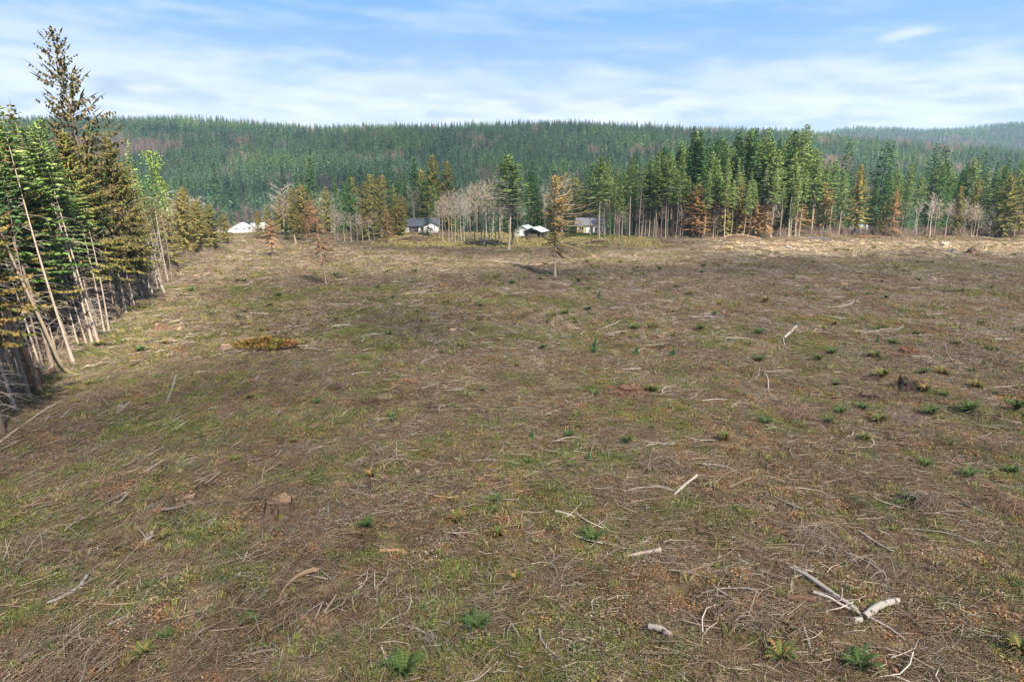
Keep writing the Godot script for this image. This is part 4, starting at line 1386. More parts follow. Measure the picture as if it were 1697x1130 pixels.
func _ready() -> void:
	# camera: a drone 16 m up, looking a little down
	var cam := Camera3D.new()
	cam.name = "camera"
	add_child(cam)
	cam.position = Vector3(0, 16, 0)
	cam.rotation_degrees = Vector3(-13.5, 0, 0)
	cam.fov = 53.05
	cam.far = 6000.0
	cam.current = true
	# sky, haze, exposure
	var env := Environment.new()
	env.background_mode = Environment.BG_SKY
	env.sky = Sky.new()
	env.sky.sky_material = make_sky()
	env.background_energy_multiplier = 0.4
	env.tonemap_mode = Environment.TONE_MAPPER_LINEAR
	env.tonemap_exposure = 3.0
	env.fog_enabled = true
	env.fog_density = 0.00013
	env.fog_light_color = Color(0.68, 0.82, 0.93)
	env.sdfgi_enabled = true
	env.ssao_enabled = true
	env.ssil_enabled = true
	var we := WorldEnvironment.new()
	we.name = "environment"
	we.environment = env
	add_child(we)
	# the sun stands high behind the camera's right shoulder, veiled by thin cloud
	var sun := DirectionalLight3D.new()
	sun.name = "sun"
	sun.light_color = Color(1.0, 0.95, 0.87)
	sun.light_energy = 1.6
	sun.light_angular_distance = 1.0
	sun.shadow_enabled = true
	sun.rotation_degrees = Vector3(-44, 28, 0)
	add_child(sun)

	rough_noise.seed = 41
	rough_noise.frequency = 0.3
	rough_noise.fractal_octaves = 3
	patch_noise.seed = 42
	patch_noise.frequency = 0.06
	patch_noise.fractal_octaves = 4
	mottle_noise.seed = 43
	mottle_noise.frequency = 0.42
	mottle_noise.fractal_octaves = 3
	hill_noise.seed = 44
	hill_noise.frequency = 0.0045
	hill_noise.fractal_octaves = 4
	make_materials()
	M.hill_a = leafy(Color(0.9, 0.95, 0.9))
	M.hill_b = leafy(Color(1.0, 1.0, 1.0))
	M.hill_c = leafy(Color(0.8, 0.85, 0.85))
	cloud_bank()
	build_ground()
	build_places()
	make_protos()
	hill_forest()
	west_wood()
	field_edge_trees()
	field_things()
	litter()


func west_wood() -> void:
	rng.seed = 55
	var edge := "trees of the west wood edge"
	# the big crowns
	plant("near_fir", "fir_tree", "large bright green fir with drooping boughs, filling the left border", "fir", -46.36, -61.14, 23.11, 1.15, 0.4, edge)
	plant("near_gold_cedar", "cedar_tree", "golden brown cedar crown hanging in from the left border below the green fir", "cedar", -32.6, -41.0, 17.5, 1.1, 1.0, edge)
	plant("dusky_cedar", "cedar_tree", "dusky brown-topped cedar behind the bright green fir, at the left border", "cedar", -50.79, -67.97, 25.93, 0.9, 2.0, edge)
	plant("ragged_cedar", "cedar_tree", "tall ragged cedar with sparse dangling sprays, its top alone against the clouds", "cedar", -47.81, -79.17, 31.94, 1.0, 0.7, edge, Vector3(-0.045, 1, 0.0))
	plant("near_cedar", "cedar_tree", "broad olive-brown cedar wrapping the lower trunk of the ragged cedar", "cedar", -47.54, -75.39, 20.85, 1.25, 2.2, edge)
	plant("near_cedar", "cedar_tree", "olive cedar of middle height with dense hanging sprays, right of the ragged cedar", "cedar", -49.22, -86.62, 20.87, 1.0, 3.0, edge)
	plant("near_fir_slim", "fir_tree", "slimmer green fir with a pointed crown between the bright fir and the ragged cedar", "fir", -45.67, -67.97, 20.92, 1.2, 1.4, edge)
	plant("near_fir_slim", "fir_tree", "green fir set back behind the slim fir, its crown under the ragged cedar", "fir", -49.58, -75.39, 21.76, 1.1, 4.4, edge)
	plant("near_cedar", "cedar_tree", "low olive cedar behind the leaning bare saplings", "cedar", -51.04, -92.53, 15.48, 0.9, 5.0, edge)
	plant("near_cedar", "cedar_tree", "olive cedar at the bend of the wood edge, right of the thick trunk", "cedar", -51.93, -88.8, 18.3, 0.9, 0.3, edge)
	# gold cedars further along the edge
	plant("cedar_1", "cedar_tree", "dense golden-green small cedar with pale stem at the wood edge", "cedar", -62.24, -124.06, 10.05, 1.8, 0.0, edge)
	plant("cedar_0", "cedar_tree", "yellow-olive cedar directly left of the dense golden-green one", "cedar", -61.98, -118.35, 10.83, 1.8, 1.0, edge)
	plant("cedar_1", "cedar_tree", "tall gold cedar with thin top behind the dense golden-green one", "cedar", -67.89, -142.65, 13.52, 1.3, 2.0, edge)
	plant("cedar_1", "cedar_tree", "broad gold cedar with a grey stem at the front of the wood's far end", "cedar", -68.38, -149.69, 10.73, 1.7, 3.0, edge)
	plant("cedar_0", "cedar_tree", "olive-yellow cedar right of the broad gold cedar", "cedar", -68.79, -157.45, 10.06, 1.6, 4.0, edge)
	plant("cedar_1", "cedar_tree", "short gold cedar, last tree of the wood before the white house", "cedar", -71.13, -170.67, 7.52, 1.6, 5.0, edge)
	plant("cedar_2", "cedar_tree", "wide dark olive cedar deep behind the gold ones", "cedar", -71.2, -147.27, 8.68, 1.2, 1.5, edge)
	plant("alder_5", "bare_tree", "bare pale leaning tree with a fan of fine twigs over the arched sapling", "tree", -49.47, -96.05, 13.03, 0.8, 0.6, edge, Vector3(-0.28, 1, 0.05))
	plant("alder_4", "bare_tree", "bare grey bushy tree right of the ivy-clad snag", "tree", -69.52, -142.65, 11.59, 0.9, 2.6, edge)
	# ivy-clad snag
	var o := root("ivy_snag", on(-82.81, -167.55))
	var s := Shape.new()
	s.tube(PackedVector3Array([Vector3.ZERO, Vector3(-0.4, 8, 0), Vector3(-1.6, 14, 0.2), Vector3(-2.9, 21.5, 0)]), PackedFloat32Array([0.35, 0.28, 0.2, 0.08]), 8, Color(0.5, 0.46, 0.4), Color(0.55, 0.5, 0.45))
	part("trunk", s.mesh(), M.bark, o)
	s = Shape.new()
	for i in 16:
		var y := rng.randf_range(5.0, 13.0)
		var d := Vector3(rng.randf_range(-1, 1), rng.randf_range(0.0, 0.8), rng.randf_range(-1, 1)) * rng.randf_range(2.0, 4.0)
		var p := Vector3(-0.1 * y, y, 0)
		s.tube(PackedVector3Array([p, p + d * 0.5 + Vector3(0, 0.4, 0), p + d]), PackedFloat32Array([0.08, 0.05, 0.015]), 4, Color(0.5, 0.47, 0.43), Color(0.52, 0.5, 0.46))
	part("dead_branches", s.mesh(), M.twig, o)
	s = Shape.new()
	for i in 2400:
		var t := rng.randf()
		var y := lerpf(4.0, 22.0, t)
		var lump := 0.55 + 1.0 * absf(sin(t * 9.0)) * (0.4 + t)
		var p := Vector3(-0.02 * y - 2.4 * t * t + rng.randfn(0, 0.55) * lump - 0.5, y, rng.randfn(0, 0.55) * lump)
		s.kite(p, Vector3(rng.randf_range(-1, 1), rng.randf_range(-1, 0.3), rng.randf_range(-1, 1)) * 0.5, 0.13, Vector3(rng.randf_range(-1, 1), 1, rng.randf_range(-1, 1)), pick([Color(0.13, 0.19, 0.03), Color(0.17, 0.22, 0.04), Color(0.09, 0.14, 0.03)]))
	part("ivy", s.mesh(), M.leaf, o)
	tag(o, "leaning dead snag wrapped in bright yellow-green ivy above the gold cedars", "snag", edge)
	# bare stems along the edge
	var stems := [
		["slim_fir_1", -35.26, -45.94, -0.42, 3.46, 19.0, "pale pole nearest the camera at the left border"],
		["slim_fir_0", -36.35, -48.96, -1.03, 6.28, 20.0, "pale straight pole in front of the broken brown twin snag"],
		["slim_fir_2", -37.32, -49.11, -0.66, 3.52, 20.0, "dark thick stem at the left border behind the pale pole"],
		["slim_fir_0", -40.11, -57.4, -0.96, 5.66, 21.0, "grey stem right of the broken brown twin snag"],
		["slim_fir_1", -38.64, -58, -1.21, 8.67, 22.0, "long pale stem with the straightest line, right of the curved-foot stem"],
		["slim_fir_2", -43.39, -65.88, -1.47, 10.28, 22.0, "dark brown stem behind the long pale stem"],
		["slim_fir_2", -43.83, -64.14, -0.82, 7.9, 22.0, "dark stem deep between the grey stem and the long pale stem"],
		["slim_fir_1", -41.71, -65.88, -1.68, 12.28, 21.0, "thin pale stem whose foot bends out, left of two parallel stems"],
		["slim_fir_1", -41.11, -65.88, -1.87, 13.4, 21.0, "thin straight pale stem, right of two parallel stems"],
		["slim_fir_1", -45.98, -73.79, -0.42, 6.68, 17.0, "thin pole left of the thick cedar trunk"],
		["slim_fir_1", -43.52, -71.05, -0.53, 7.03, 16.0, "thin leaning pole before the thick cedar trunk"],
		["slim_fir_1", -43.35, -71.64, -0.44, 6.95, 16.0, "thin pole crossing the thick cedar trunk"],
		["slim_fir_1", -47.24, -82.15, -0.49, 5.62, 15.0, "thin pale pole right of the thick cedar trunk"],
		["slim_fir_1", -48.45, -86.19, -0.74, 4.35, 13.0, "short thin pole with mossy foot before the olive cedar"],
		["slim_fir_2", -45.43, -67.97, -0.56, 7.42, 23.0, "dark stem third behind the front row, between pale stems"],
		["slim_fir_2", -39.79, -51.4, -0.85, 5.8, 20.0, "dark stem cut by the left border"],
	]
	for a in stems:
		plant(a[0], "slender_fir", a[6], "fir", a[1], a[2], a[5], 1.0, rng.randf() * 6.0, "bare stems of the west wood edge", Vector3(a[3], a[4], 0.0))
	for i in 62:
		var d := lerpf(43.0, 108.0, (i + rng.randf()) / 62.0)
		plant(["slim_fir_1", "slim_fir_0", "slim_fir_1"][i % 3], "slender_fir", ["thin pale stem in the crowded front of the west wood", "grey-brown stem in the crowded front of the west wood", "thin pale stem in the crowded front of the west wood"][i % 3], "fir", wood_edge(d) - rng.randf_range(0.3, 5.0), -d, rng.randf_range(16.0, 21.0), rng.randf_range(0.55, 0.85), rng.randf() * 6.28, "crowded stems of the west wood, kind %d" % [1, 0, 1][i % 3], Vector3(rng.randf_range(-0.2, 0.0), 1, rng.randf_range(-0.05, 0.05)))
	# stem with a curved foot
	o = root("curved_stem", on(-37.32, -55.14))
	s = Shape.new()
	s.tube(PackedVector3Array([Vector3(1.1, 0.05, 0.3), Vector3(0.35, 0.12, 0.15), Vector3(-0.35, 0.6, 0), Vector3(-0.75, 1.6, 0), Vector3(-1.5, 4.2, -0.1), Vector3(-2.9, 8.5, -0.2), Vector3(-5.0, 16.0, -0.4)]), PackedFloat32Array([0.13, 0.16, 0.165, 0.15, 0.13, 0.1, 0.04]), 8, Color(0.2, 0.17, 0.08), Color(0.36, 0.3, 0.26))
	part("trunk", s.mesh(), M.bark, o)
	s = Shape.new()
	for i in 46:
		var y := rng.randf_range(2.5, 14.0)
		var p := Vector3(-0.33 * y - 0.15, y, -0.02 * y)
		var d := Vector3(rng.randf_range(-1, 1), rng.randf_range(-0.4, 0.2), rng.randf_range(-1, 1)) * rng.randf_range(0.7, 1.6)
		s.tube(PackedVector3Array([p, p + d * 0.6, p + d + Vector3(0, -0.25, 0)]), PackedFloat32Array([0.018, 0.012, 0.004]), 3, Color(0.3, 0.25, 0.21), Color(0.32, 0.27, 0.23))
	part("dead_branches", s.mesh(), M.twig, o)
	tag(o, "bare stem whose mossy foot curves out over the ground like a hook", "stem", edge)
	# broken twin snag
	o = root("broken_snag", on(-36.46, -49.85))
	for i in 2:
		s = Shape.new()
		var top: Vector3 = [Vector3(-2.0, 6.0, 0), Vector3(-0.95, 6.6, 0.2)][i]
		s.tube(PackedVector3Array([Vector3(0.22 * i, 0, 0), Vector3(0.2 * i, 1.2, 0) + top * 0.08, top * 0.55 + Vector3(0.15 * i, 0, 0), top]), PackedFloat32Array([0.36, 0.25, 0.21, 0.17]), 9, Color(0.2, 0.14, 0.1), Color(0.34, 0.23, 0.15), true, Color(0.5, 0.36, 0.2))
		for j in 7:
			var a := TAU * j / 7.0
			var p := top + Vector3(cos(a), 0, sin(a)) * 0.13
			s.tube(PackedVector3Array([p - Vector3(0, 0.15, 0), p + Vector3(rng.randf_range(-0.08, 0.08), rng.randf_range(0.2, 0.7), 0)]), PackedFloat32Array([0.07, 0.01]), 4, Color(0.42, 0.29, 0.18), Color(0.5, 0.36, 0.22))
		part("trunk", s.mesh(), M.bark, o)
	tag(o, "brown twin snag with splintered broken tops at the wood edge", "snag", edge)
	# arched sapling
	o = root("arched_sapling", on(-49.55, -92.53))
	s = Shape.new()
	s.tube(PackedVector3Array([Vector3.ZERO, Vector3(-0.9, 2.3, 0), Vector3(-2.6, 4.2, 0), Vector3(-5.2, 4.9, 0.2), Vector3(-8.2, 4.0, 0.4), Vector3(-10.6, 2.7, 0.6)]), PackedFloat32Array([0.09, 0.075, 0.06, 0.05, 0.04, 0.015]), 6, Color(0.28, 0.22, 0.17), Color(0.42, 0.38, 0.33))
	for i in 14:
		var p := Vector3(-rng.randf_range(0.8, 4.5), rng.randf_range(3.0, 4.8), 0)
		s.tube(PackedVector3Array([p, p + Vector3(rng.randf_range(-0.6, 1.2), rng.randf_range(-1.6, 0.5), rng.randf_range(-0.8, 0.8))]), PackedFloat32Array([0.02, 0.005]), 3, Color(0.36, 0.28, 0.2), Color(0.4, 0.3, 0.2))
	part("stem", s.mesh(), M.bark, o)
	tag(o, "thin sapling bent over in an arch towards the wood", "sapling", edge)
	# the depth of the wood
	for i in 40:
		var d := lerpf(42.0, 135.0, (i + rng.randf()) / 40.0)
		plant(["full_fir_0", "full_fir_2"][i % 2], "inner_fir", "dark fir with boughs to the ground, deep inside the west wood%s" % [" at its near end", " at its middle", " at its far end"][mini(int((d - 42.0) / 31.0), 2)], "fir", wood_edge(d) - rng.randf_range(9.0, 20.0), -d, rng.randf_range(15.0, 20.0) * (0.75 if d > 110.0 else 1.0), rng.randf_range(1.0, 1.3), rng.randf() * 6.28, "firs deep inside the west wood, part %d" % mini(int((d - 42.0) / 31.0), 2), Vector3.UP, "hill_c")
	for i in 46:
		var d := rng.randf_range(30.0, 165.0)
		var x := wood_edge(d) - rng.randf_range(3.5, 22.0)
		if d < 44.0: x = wood_edge(d) - rng.randf_range(7.0, 16.0)
		var tall := rng.randf_range(17.0, 23.0) * (0.72 if d > 115.0 else 1.0)
		var kind: String = ["slim_fir_2", "near_fir_slim", "slim_fir_0", "slim_fir_2", "near_cedar"][rng.randi() % 5]
		if d > 105.0: kind = ["cedar_0", "cedar_2", "full_fir_0", "cedar_1"][rng.randi() % 4]
		if d > 105.0: tall *= 0.7
		plant(kind, {"n": "cedar_tree", "s": "slender_fir", "c": "cedar_tree", "f": "fir_tree"}[kind[0]] if kind != "near_fir_slim" else "fir_tree", {"slim_fir_2": "dark brown slender stem inside the west wood behind the front row", "near_fir_slim": "shaded green fir inside the west wood behind the front row", "slim_fir_0": "greyish slender stem inside the west wood behind the front row", "near_cedar": "shaded olive cedar inside the west wood behind the front row", "cedar_0": "small olive cedar inside the far end of the west wood", "cedar_2": "wide olive cedar inside the far end of the west wood", "full_fir_0": "green fir inside the far end of the west wood", "cedar_1": "small gold cedar inside the far end of the west wood"}[kind], "cedar" if "cedar" in kind else "fir", x, -d, tall, rng.randf_range(0.9, 1.2), rng.randf() * 6.28, "inner trees of the west wood: " + kind.left(-2).replace("_", " "))


func field_edge_trees() -> void:
	rng.seed = 66
	var lone := "lone trees left standing in the field"
	plant("leaning_orange", "cedar_tree", "tall orange-brown cedar with bare pale trunk, standing alone in mid-field", "cedar", 7.14, -112.42, 16.3, 1.15, 0.0, lone)
	plant("thin_rust", "dying_tree", "thin rusty-red dying conifer on a spindly bent stem, alone in the field", "conifer", -28.4, -103.31, 12.8, 1.1, 0.8, lone, Vector3(-0.1, 1, 0))
	plant("thin_rust", "dying_tree", "small rusty conifer in the field before the white house", "conifer", -50.02, -142.65, 7.69, 2.2, 2.8, lone)
	plant("rust_cedar_0", "cedar_tree", "small orange-tan cedar beside the pump shed", "cedar", -30.68, -169.09, 9.04, 1.2, 0.0, lone)
	# [kind, node name, px-true place and height, width, label, category]
	var rows := [
		["edge_fir_0", "fir_tree", -0.76, -156.1, 21.2, 1.75, "tallest fir of the middle, broad crown and pale trunk before the alders", "fir"],
		["full_fir_1", "fir_tree", 0.07, -163.07, 18.34, 1.3, "full green fir touching the right side of the tallest middle fir", "fir"],
		["cedar_0", "cedar_tree", -38.14, -180.76, 14.98, 1.2, "pointed olive cedar left of the pump shed", "cedar"],
		["cedar_2", "cedar_tree", -35.68, -186.26, 15.88, 0.95, "tall olive cedar right behind the pump shed", "cedar"],
		["cedar_1", "cedar_tree", -32.06, -192.09, 11.68, 1.0, "left of a pair of gold cedars by the dark-roofed house", "cedar"],
		["cedar_1", "cedar_tree", -30.21, -192.09, 11.2, 0.95, "right of a pair of gold cedars by the dark-roofed house", "cedar"],
		["cedar_1", "cedar_tree", -55.36, -179, 7.57, 1.3, "yellow cedar behind the thin rusty conifer", "cedar"],
		["cedar_1", "cedar_tree", -67.01, -182.56, 7.4, 1.2, "gold cedar behind the small rusty conifer, right of the white garage", "cedar"],
		["cedar_0", "cedar_tree", -63.82, -180.76, 8.41, 1.2, "olive cedar behind the small rusty conifer", "cedar"],
		["full_fir_2", "fir_tree", -57.95, -177.27, 5.07, 1.5, "small rounded deep green fir at the field's end", "fir"],
		["rust_cedar_1", "cedar_tree", -52.97, -177.27, 5.68, 1.3, "rust-toned cedar bush left behind the thin rusty conifer", "cedar"],
		["edge_fir_3", "fir_tree", -20.98, -186.26, 13.85, 1.1, "slim fir with a long bare trunk, left of the alder clump", "fir"],
		["full_fir_0", "fir_tree", -23.48, -192.09, 8.92, 1.2, "short dense fir at the right of the dark-roofed house", "fir"],
		["full_fir_2", "fir_tree", 19.3, -420, 19.44, 1.1, "small bright green fir behind the open shelter", "fir"],
		["edge_fir_0", "fir_tree", 23.14, -182.56, 21.33, 1.35, "fir with a wide crown and a thin trunk, right of the grey-roofed house", "fir"],
		["edge_fir_2", "fir_tree", 26.1, -194.11, 16.2, 1.1, "fir with bright thick trunk, second right of the grey-roofed house", "fir"],
		["edge_fir_3", "fir_tree", 28.42, -182.56, 14.97, 1.0, "slim fir third right of the grey-roofed house", "fir"],
		["edge_fir_1", "fir_tree", 32.08, -188.16, 21.5, 1.1, "fir with a thick pale trunk and dead side twigs, fourth right of the grey-roofed house", "fir"],
		["edge_fir_2", "fir_tree", 37.36, -188.16, 20.88, 1.15, "fir fifth from the grey-roofed house, crown high and green", "fir"],
		["edge_fir_3", "fir_tree", 38.94, -186.26, 18.67, 1.0, "slim fir with a sunlit yellow trunk, before the dark gap", "fir"],
		["edge_fir_1", "fir_tree", 40.65, -188.16, 19.32, 1.0, "slim fir between two yellow-trunked firs", "fir"],
		["edge_fir_0", "fir_tree", 41.56, -186.26, 22.36, 1.0, "fir with a leaning yellow trunk left of the pair of dark trunks", "fir"],
		["edge_fir_2", "fir_tree", 46.37, -192.09, 21.93, 1.1, "fir with dark trunk left of the orange cedars", "fir"],
		["rust_cedar_0", "cedar_tree", 49.4, -188.16, 13.99, 1.5, "large orange-brown cedar, left of the orange pair", "cedar"],
		["rust_cedar_0", "cedar_tree", 51.04, -188.16, 14.3, 1.5, "large orange-brown cedar, right of the orange pair", "cedar"],
		["edge_fir_0", "fir_tree", 54.78, -192.09, 22.72, 1.1, "tall green fir right behind the orange cedar pair", "fir"],
		["rust_cedar_1", "cedar_tree", 57.39, -190.11, 11.41, 1.6, "small rust cedar right of the tall green fir", "cedar"],
		["cedar_0", "cedar_tree", 58.14, -188.16, 15.56, 0.9, "slim yellow-green cedar with bare foot among rust cedars", "cedar"],
		["cedar_0", "cedar_tree", 62.06, -190.11, 16.2, 0.95, "yellow-green cedar, tallest of the two among rust cedars", "cedar"],
		["rust_cedar_1", "cedar_tree", 63.39, -190.11, 10.12, 1.9, "low rust cedar right of the taller yellow-green cedar", "cedar"],
		["full_fir_1", "fir_tree", 67.46, -196.23, 25.28, 1.1, "tall dense fir, highest of the dark green block", "fir"],
		["rust_cedar_0", "cedar_tree", 66.38, -188.16, 10.18, 1.6, "rust cedar at the foot of the highest dense fir", "cedar"],
		["edge_fir_2", "fir_tree", 72.62, -192.09, 23.19, 1.2, "tall pale green fir at the right end of the dense block", "fir"],
		["rust_cedar_1", "cedar_tree", 68.5, -186.26, 9.45, 1.6, "tan dying cedar before the pale green fir", "cedar"],
		["edge_fir_1", "fir_tree", 77.17, -192.09, 21.93, 1.15, "fir with a thin pinkish trunk, left of the gravel track", "fir"],
		["edge_fir_3", "fir_tree", 77.84, -192.09, 12.01, 0.9, "shorter thin fir beside the pinkish trunk at the gravel track", "fir"],
		["rust_cedar_0", "cedar_tree", 81.2, -196.23, 14.07, 1.3, "orange cedar behind the gravel track", "cedar"],
		["edge_fir_0", "fir_tree", 84.42, -194.11, 21.03, 1.05, "fir with a long white trunk right above the gravel track", "fir"],
		["rust_cedar_1", "cedar_tree", 89.38, -198.79, 14.58, 1.5, "rust-brown cedar hanging over the white van", "cedar"],
		["edge_fir_3", "fir_tree", 91.13, -192.09, 17.32, 1.0, "slim fir with a double pale trunk right of the white van", "fir"],
		["cedar_1", "cedar_tree", 96.5, -194.11, 19.59, 1.15, "large brown-gold cedar on twin trunks, left of the camper trailer", "cedar"],
		["old_fir_0", "fir_tree", 113.33, -238, 32.84, 1.0, "old dark fir with ragged tiers behind the twin-trunked cedar", "fir"],
		["old_fir_1", "fir_tree", 127.11, -240, 33.3, 1.5, "broadest old dark fir with layered tiers on the right", "fir"],
		["old_fir_2", "fir_tree", 144.2, -240, 31.93, 1.2, "old dark fir with a sharp top, left of a pair on the right", "fir"],
		["old_fir_0", "fir_tree", 148.84, -242, 31.39, 1.5, "old dark fir with a spreading crown, right of a pair on the right", "fir"],
		["old_fir_1", "fir_tree", 160.75, -240, 29.17, 1.4, "old dark fir nearest the right border", "fir"],
		["old_fir_2", "fir_tree", 106.65, -232, 25.26, 1.1, "dark fir filling the gap left of the twin-trunked cedar", "fir"],
		["old_fir_1", "fir_tree", 134.7, -236, 28.73, 0.7, "narrow dark fir midway between two broad old firs on the right", "fir"],
		["full_fir_1", "fir_tree", 107.87, -190.11, 15.4, 1.0, "bright green fir with a thin slanting white trunk on the right", "fir"],
		["rust_cedar_0", "cedar_tree", 104.87, -190.11, 13.17, 0.9, "brown cedar left of the slanting white trunk", "cedar"],
		["cedar_0", "cedar_tree", 103.08, -192.09, 9.4, 1.0, "small yellow-green cedar right of the camper trailer", "cedar"],
		["full_fir_0", "fir_tree", 119.45, -194.11, 21.03, 0.8, "green fir behind the alder stems and the teal car", "fir"],
		["cedar_0", "cedar_tree", 123.62, -192.09, 13.62, 0.9, "olive cedar between leaning alders on the right", "cedar"],
		["cedar_0", "cedar_tree", 129.49, -194.11, 15.23, 0.9, "yellowish olive cedar above the alder thicket on the right", "cedar"],
		["cedar_2", "cedar_tree", 134.17, -188.16, 16.19, 1.45, "large bright olive cedar, its boughs sweeping low near the right border", "cedar"],
		["cedar_1", "cedar_tree", 139.86, -190.11, 17.3, 1.1, "brownish cedar cut by the right border", "cedar"],
		["full_fir_2", "fir_tree", 10.04, -330, 38.27, 1.3, "green fir seen between the tallest middle fir and the lone orange cedar", "fir"],
		["full_fir_0", "fir_tree", -36.83, -250, 16.41, 1.0, "green fir directly behind the pair of gold cedars", "fir"],
		["full_fir_1", "fir_tree", -170.01, -400, 41.74, 1.2, "tall greyish fir standing above the gold cedars of the west", "fir"],
		["full_fir_2", "fir_tree", -136.94, -420, 40.28, 1.2, "tall fir above the small rusty conifer", "fir"],
	]
	for a in rows:
		plant(a[0], a[1], a[6], a[7], a[2], a[3], a[4], a[5], rng.randf() * 6.28, "trees along the field's far edge")
	# alders
	var alders := "bare alders along the field edge"
	for a in [[-44.88, -177.27, 7.19, "leftmost bare alder of the small clump behind the thin rusty conifer"], [-42.77, -175.57, 7.43, "second bare alder of the small clump left of the olive cedars"], [-41.07, -175.57, 7.73, "third bare alder of the small clump left of the olive cedars"], [-39.9, -177.27, 7.5, "fourth bare alder of the small clump left of the olive cedars"], [-38.5, -177.27, 7.19, "fifth bare alder of the small clump, before the pointed olive cedar"], [-36.45, -175.57, 6.83, "sixth bare alder of the small clump, next to the pump shed"], [-36.23, -180.76, 7.64, "last bare alder of the small clump, touching the pump shed"], [-58.82, -179, 11.22, "lichen-pale bare tree standing over the small rounded fir"], [-46.1, -179, 9.25, "reddish bare tree right behind the thin rusty conifer"], [70.13, -186.26, 11.5, "pale bare alder with forked top at the right end of the dense block"], [115.71, -192.09, 8.75, "forked pale alder left of the white-stemmed one on the right"], [115.37, -190.11, 12.37, "white-stemmed alder, tallest of its group on the right"], [117.89, -192.09, 10.06, "grey alder right of the white-stemmed one"], [120.92, -192.09, 9.57, "bare alder with a wide pinkish crown on the right"], [123.62, -192.09, 8.43, "leaning alder second right of the teal car"], [124.7, -190.11, 7.69, "leaning alder third right of the teal car"], [126.09, -188.16, 9.38, "pale twin alder left of the large bright olive cedar"], [127.08, -188.16, 8.9, "pale alder at the left foot of the large bright olive cedar"], [130.54, -188.16, 6.98, "thin alder before the large bright olive cedar"], [137.3, -188.16, 8.58, "thin slanting alder right of the large bright olive cedar"]]:
		var t := plant("alder_%d" % (rng.randi() % 6), "bare_alder", a[3], "alder", a[0], a[1], a[2], rng.randf_range(0.9, 1.2), rng.randf() * 6.28, alders, Vector3(rng.randf_range(-0.05, 0.05), 1, 0))
	# the big alder clump in the middle
	var clump := [Vector3(-19.11, -180.76, 10.71), Vector3(-17.48, -173.91, 11.5), Vector3(-17.53, -182.56, 12.2), Vector3(-15.81, -172.27, 12.13), Vector3(-15.63, -179, 13.18), Vector3(-14.17, -170.67, 11.59), Vector3(-13.92, -177.27, 13.21), Vector3(-12.55, -169.09, 12.48), Vector3(-12.25, -175.57, 13.53), Vector3(-10.82, -167.55, 11.38), Vector3(-10.76, -179, 14.39), Vector3(-9.37, -170.67, 15.03), Vector3(-8.95, -177.27, 15.59), Vector3(-7.65, -169.09, 15.04), Vector3(-6.61, -161.63, 11), Vector3(-6.61, -177.27, 15.74), Vector3(-5.57, -169.09, 15.47), Vector3(-5.01, -175.57, 15.01), Vector3(-4.05, -167.55, 14.63), Vector3(-3.06, -161.63, 13.46), Vector3(-2.5, -172.27, 14.3), Vector3(1.3, -173.91, 10.62)]
	for p in clump:
		plant("alder_%d" % (rng.randi() % 4), "bare_alder", "slim pale alder in the dense grey clump at mid field edge", "alder", p.x, p.y, p.z, rng.randf_range(0.75, 1.0), rng.randf() * 6.28, "alders of the middle clump", Vector3(rng.randf_range(-0.04, 0.04), 1, 0))
	for i in 34:
		var x := rng.randf_range(21.0, 56.0)
		plant("alder_%d" % (rng.randi() % 4), "bare_alder", "thin bare sapling between fir trunks right of the grey-roofed house", "alder", x, -rng.randf_range(186.0, 196.0), rng.randf_range(7.0, 11.0), 0.8, rng.randf() * 6.28, "saplings between the fir trunks", Vector3(rng.randf_range(-0.06, 0.06), 1, 0))
	for i in 22:
		var x := rng.randf_range(108.0, 150.0)
		plant("alder_%d" % (rng.randi() % 6), "bare_alder", "thin bare stem in the grey thicket below the dark firs on the right", "alder", x, -rng.randf_range(188.0, 200.0), rng.randf_range(5.0, 11.0), 1.0, rng.randf() * 6.28, "stems of the right-hand thicket", Vector3(rng.randf_range(-0.15, 0.15), 1, 0))
	# slim pale trunks along the front of the stand
	for i in 46:
		var u := (i + rng.randf()) / 46.0
		var x := lerpf(24.0, 80.0, u)
		plant(["slim_fir_1", "edge_fir_1", "slim_fir_1", "edge_fir_3"][i % 4], "pale_stemmed_fir", "slim pale-stemmed fir in the front row, %s" % ["by the grey-roofed house", "left of the yellow-trunked firs", "among the yellow-trunked firs", "left of the orange cedar pair", "right of the orange cedar pair", "among the rust cedars", "left of the gravel track"][int(u * 6.99)], "fir", x, -rng.randf_range(185.0, 194.0), rng.randf_range(14.0, 21.0), 0.85, rng.randf() * 6.28, "pale-stemmed firs, zone %d" % int(u * 6.99), Vector3(rng.randf_range(-0.03, 0.05), 1, 0))
	# the stand behind: dense firs from the middle to the right border
	for i in 265:
		var d := rng.randf_range(203.0, 300.0)
		var x := rng.randf_range(0.2, 0.86) * d
		if i < 140: x = rng.randf_range(0.12, 0.44) * d
		if i < 60:
			d = rng.randf_range(196.0, 212.0)
			x = rng.randf_range(0.09, 0.44) * d
		var top := 20.0 + rng.randf_range(0.0, 6.0) + (4.0 if x / d > 0.2 and x / d < 0.42 else 0.0) - (4.0 if x / d > 0.44 else 0.0)
		if x / d < 0.24: top -= 4.0
		if x / d < 0.17: top -= 3.0
		var r := x / d
		var place := "slender firs by the grey-roofed house" if r < 0.2 else "row of yellow-trunked firs" if r < 0.26 else "orange cedar pair" if r < 0.31 else "yellow-green cedars of the dense block" if r < 0.36 else "right end of the dense block" if r < 0.41 else "gravel track" if r < 0.47 else "twin-trunked cedar" if r < 0.53 else "slanting white trunk" if r < 0.6 else "right-hand alders" if r < 0.68 else "large bright olive cedar"
		var kind: String = ["full_fir_0", "full_fir_1", "full_fir_2", "edge_fir_0", "edge_fir_2"][rng.randi() % 5]
		if x > 12.0 and x < 30.0 and d < 222.0: continue
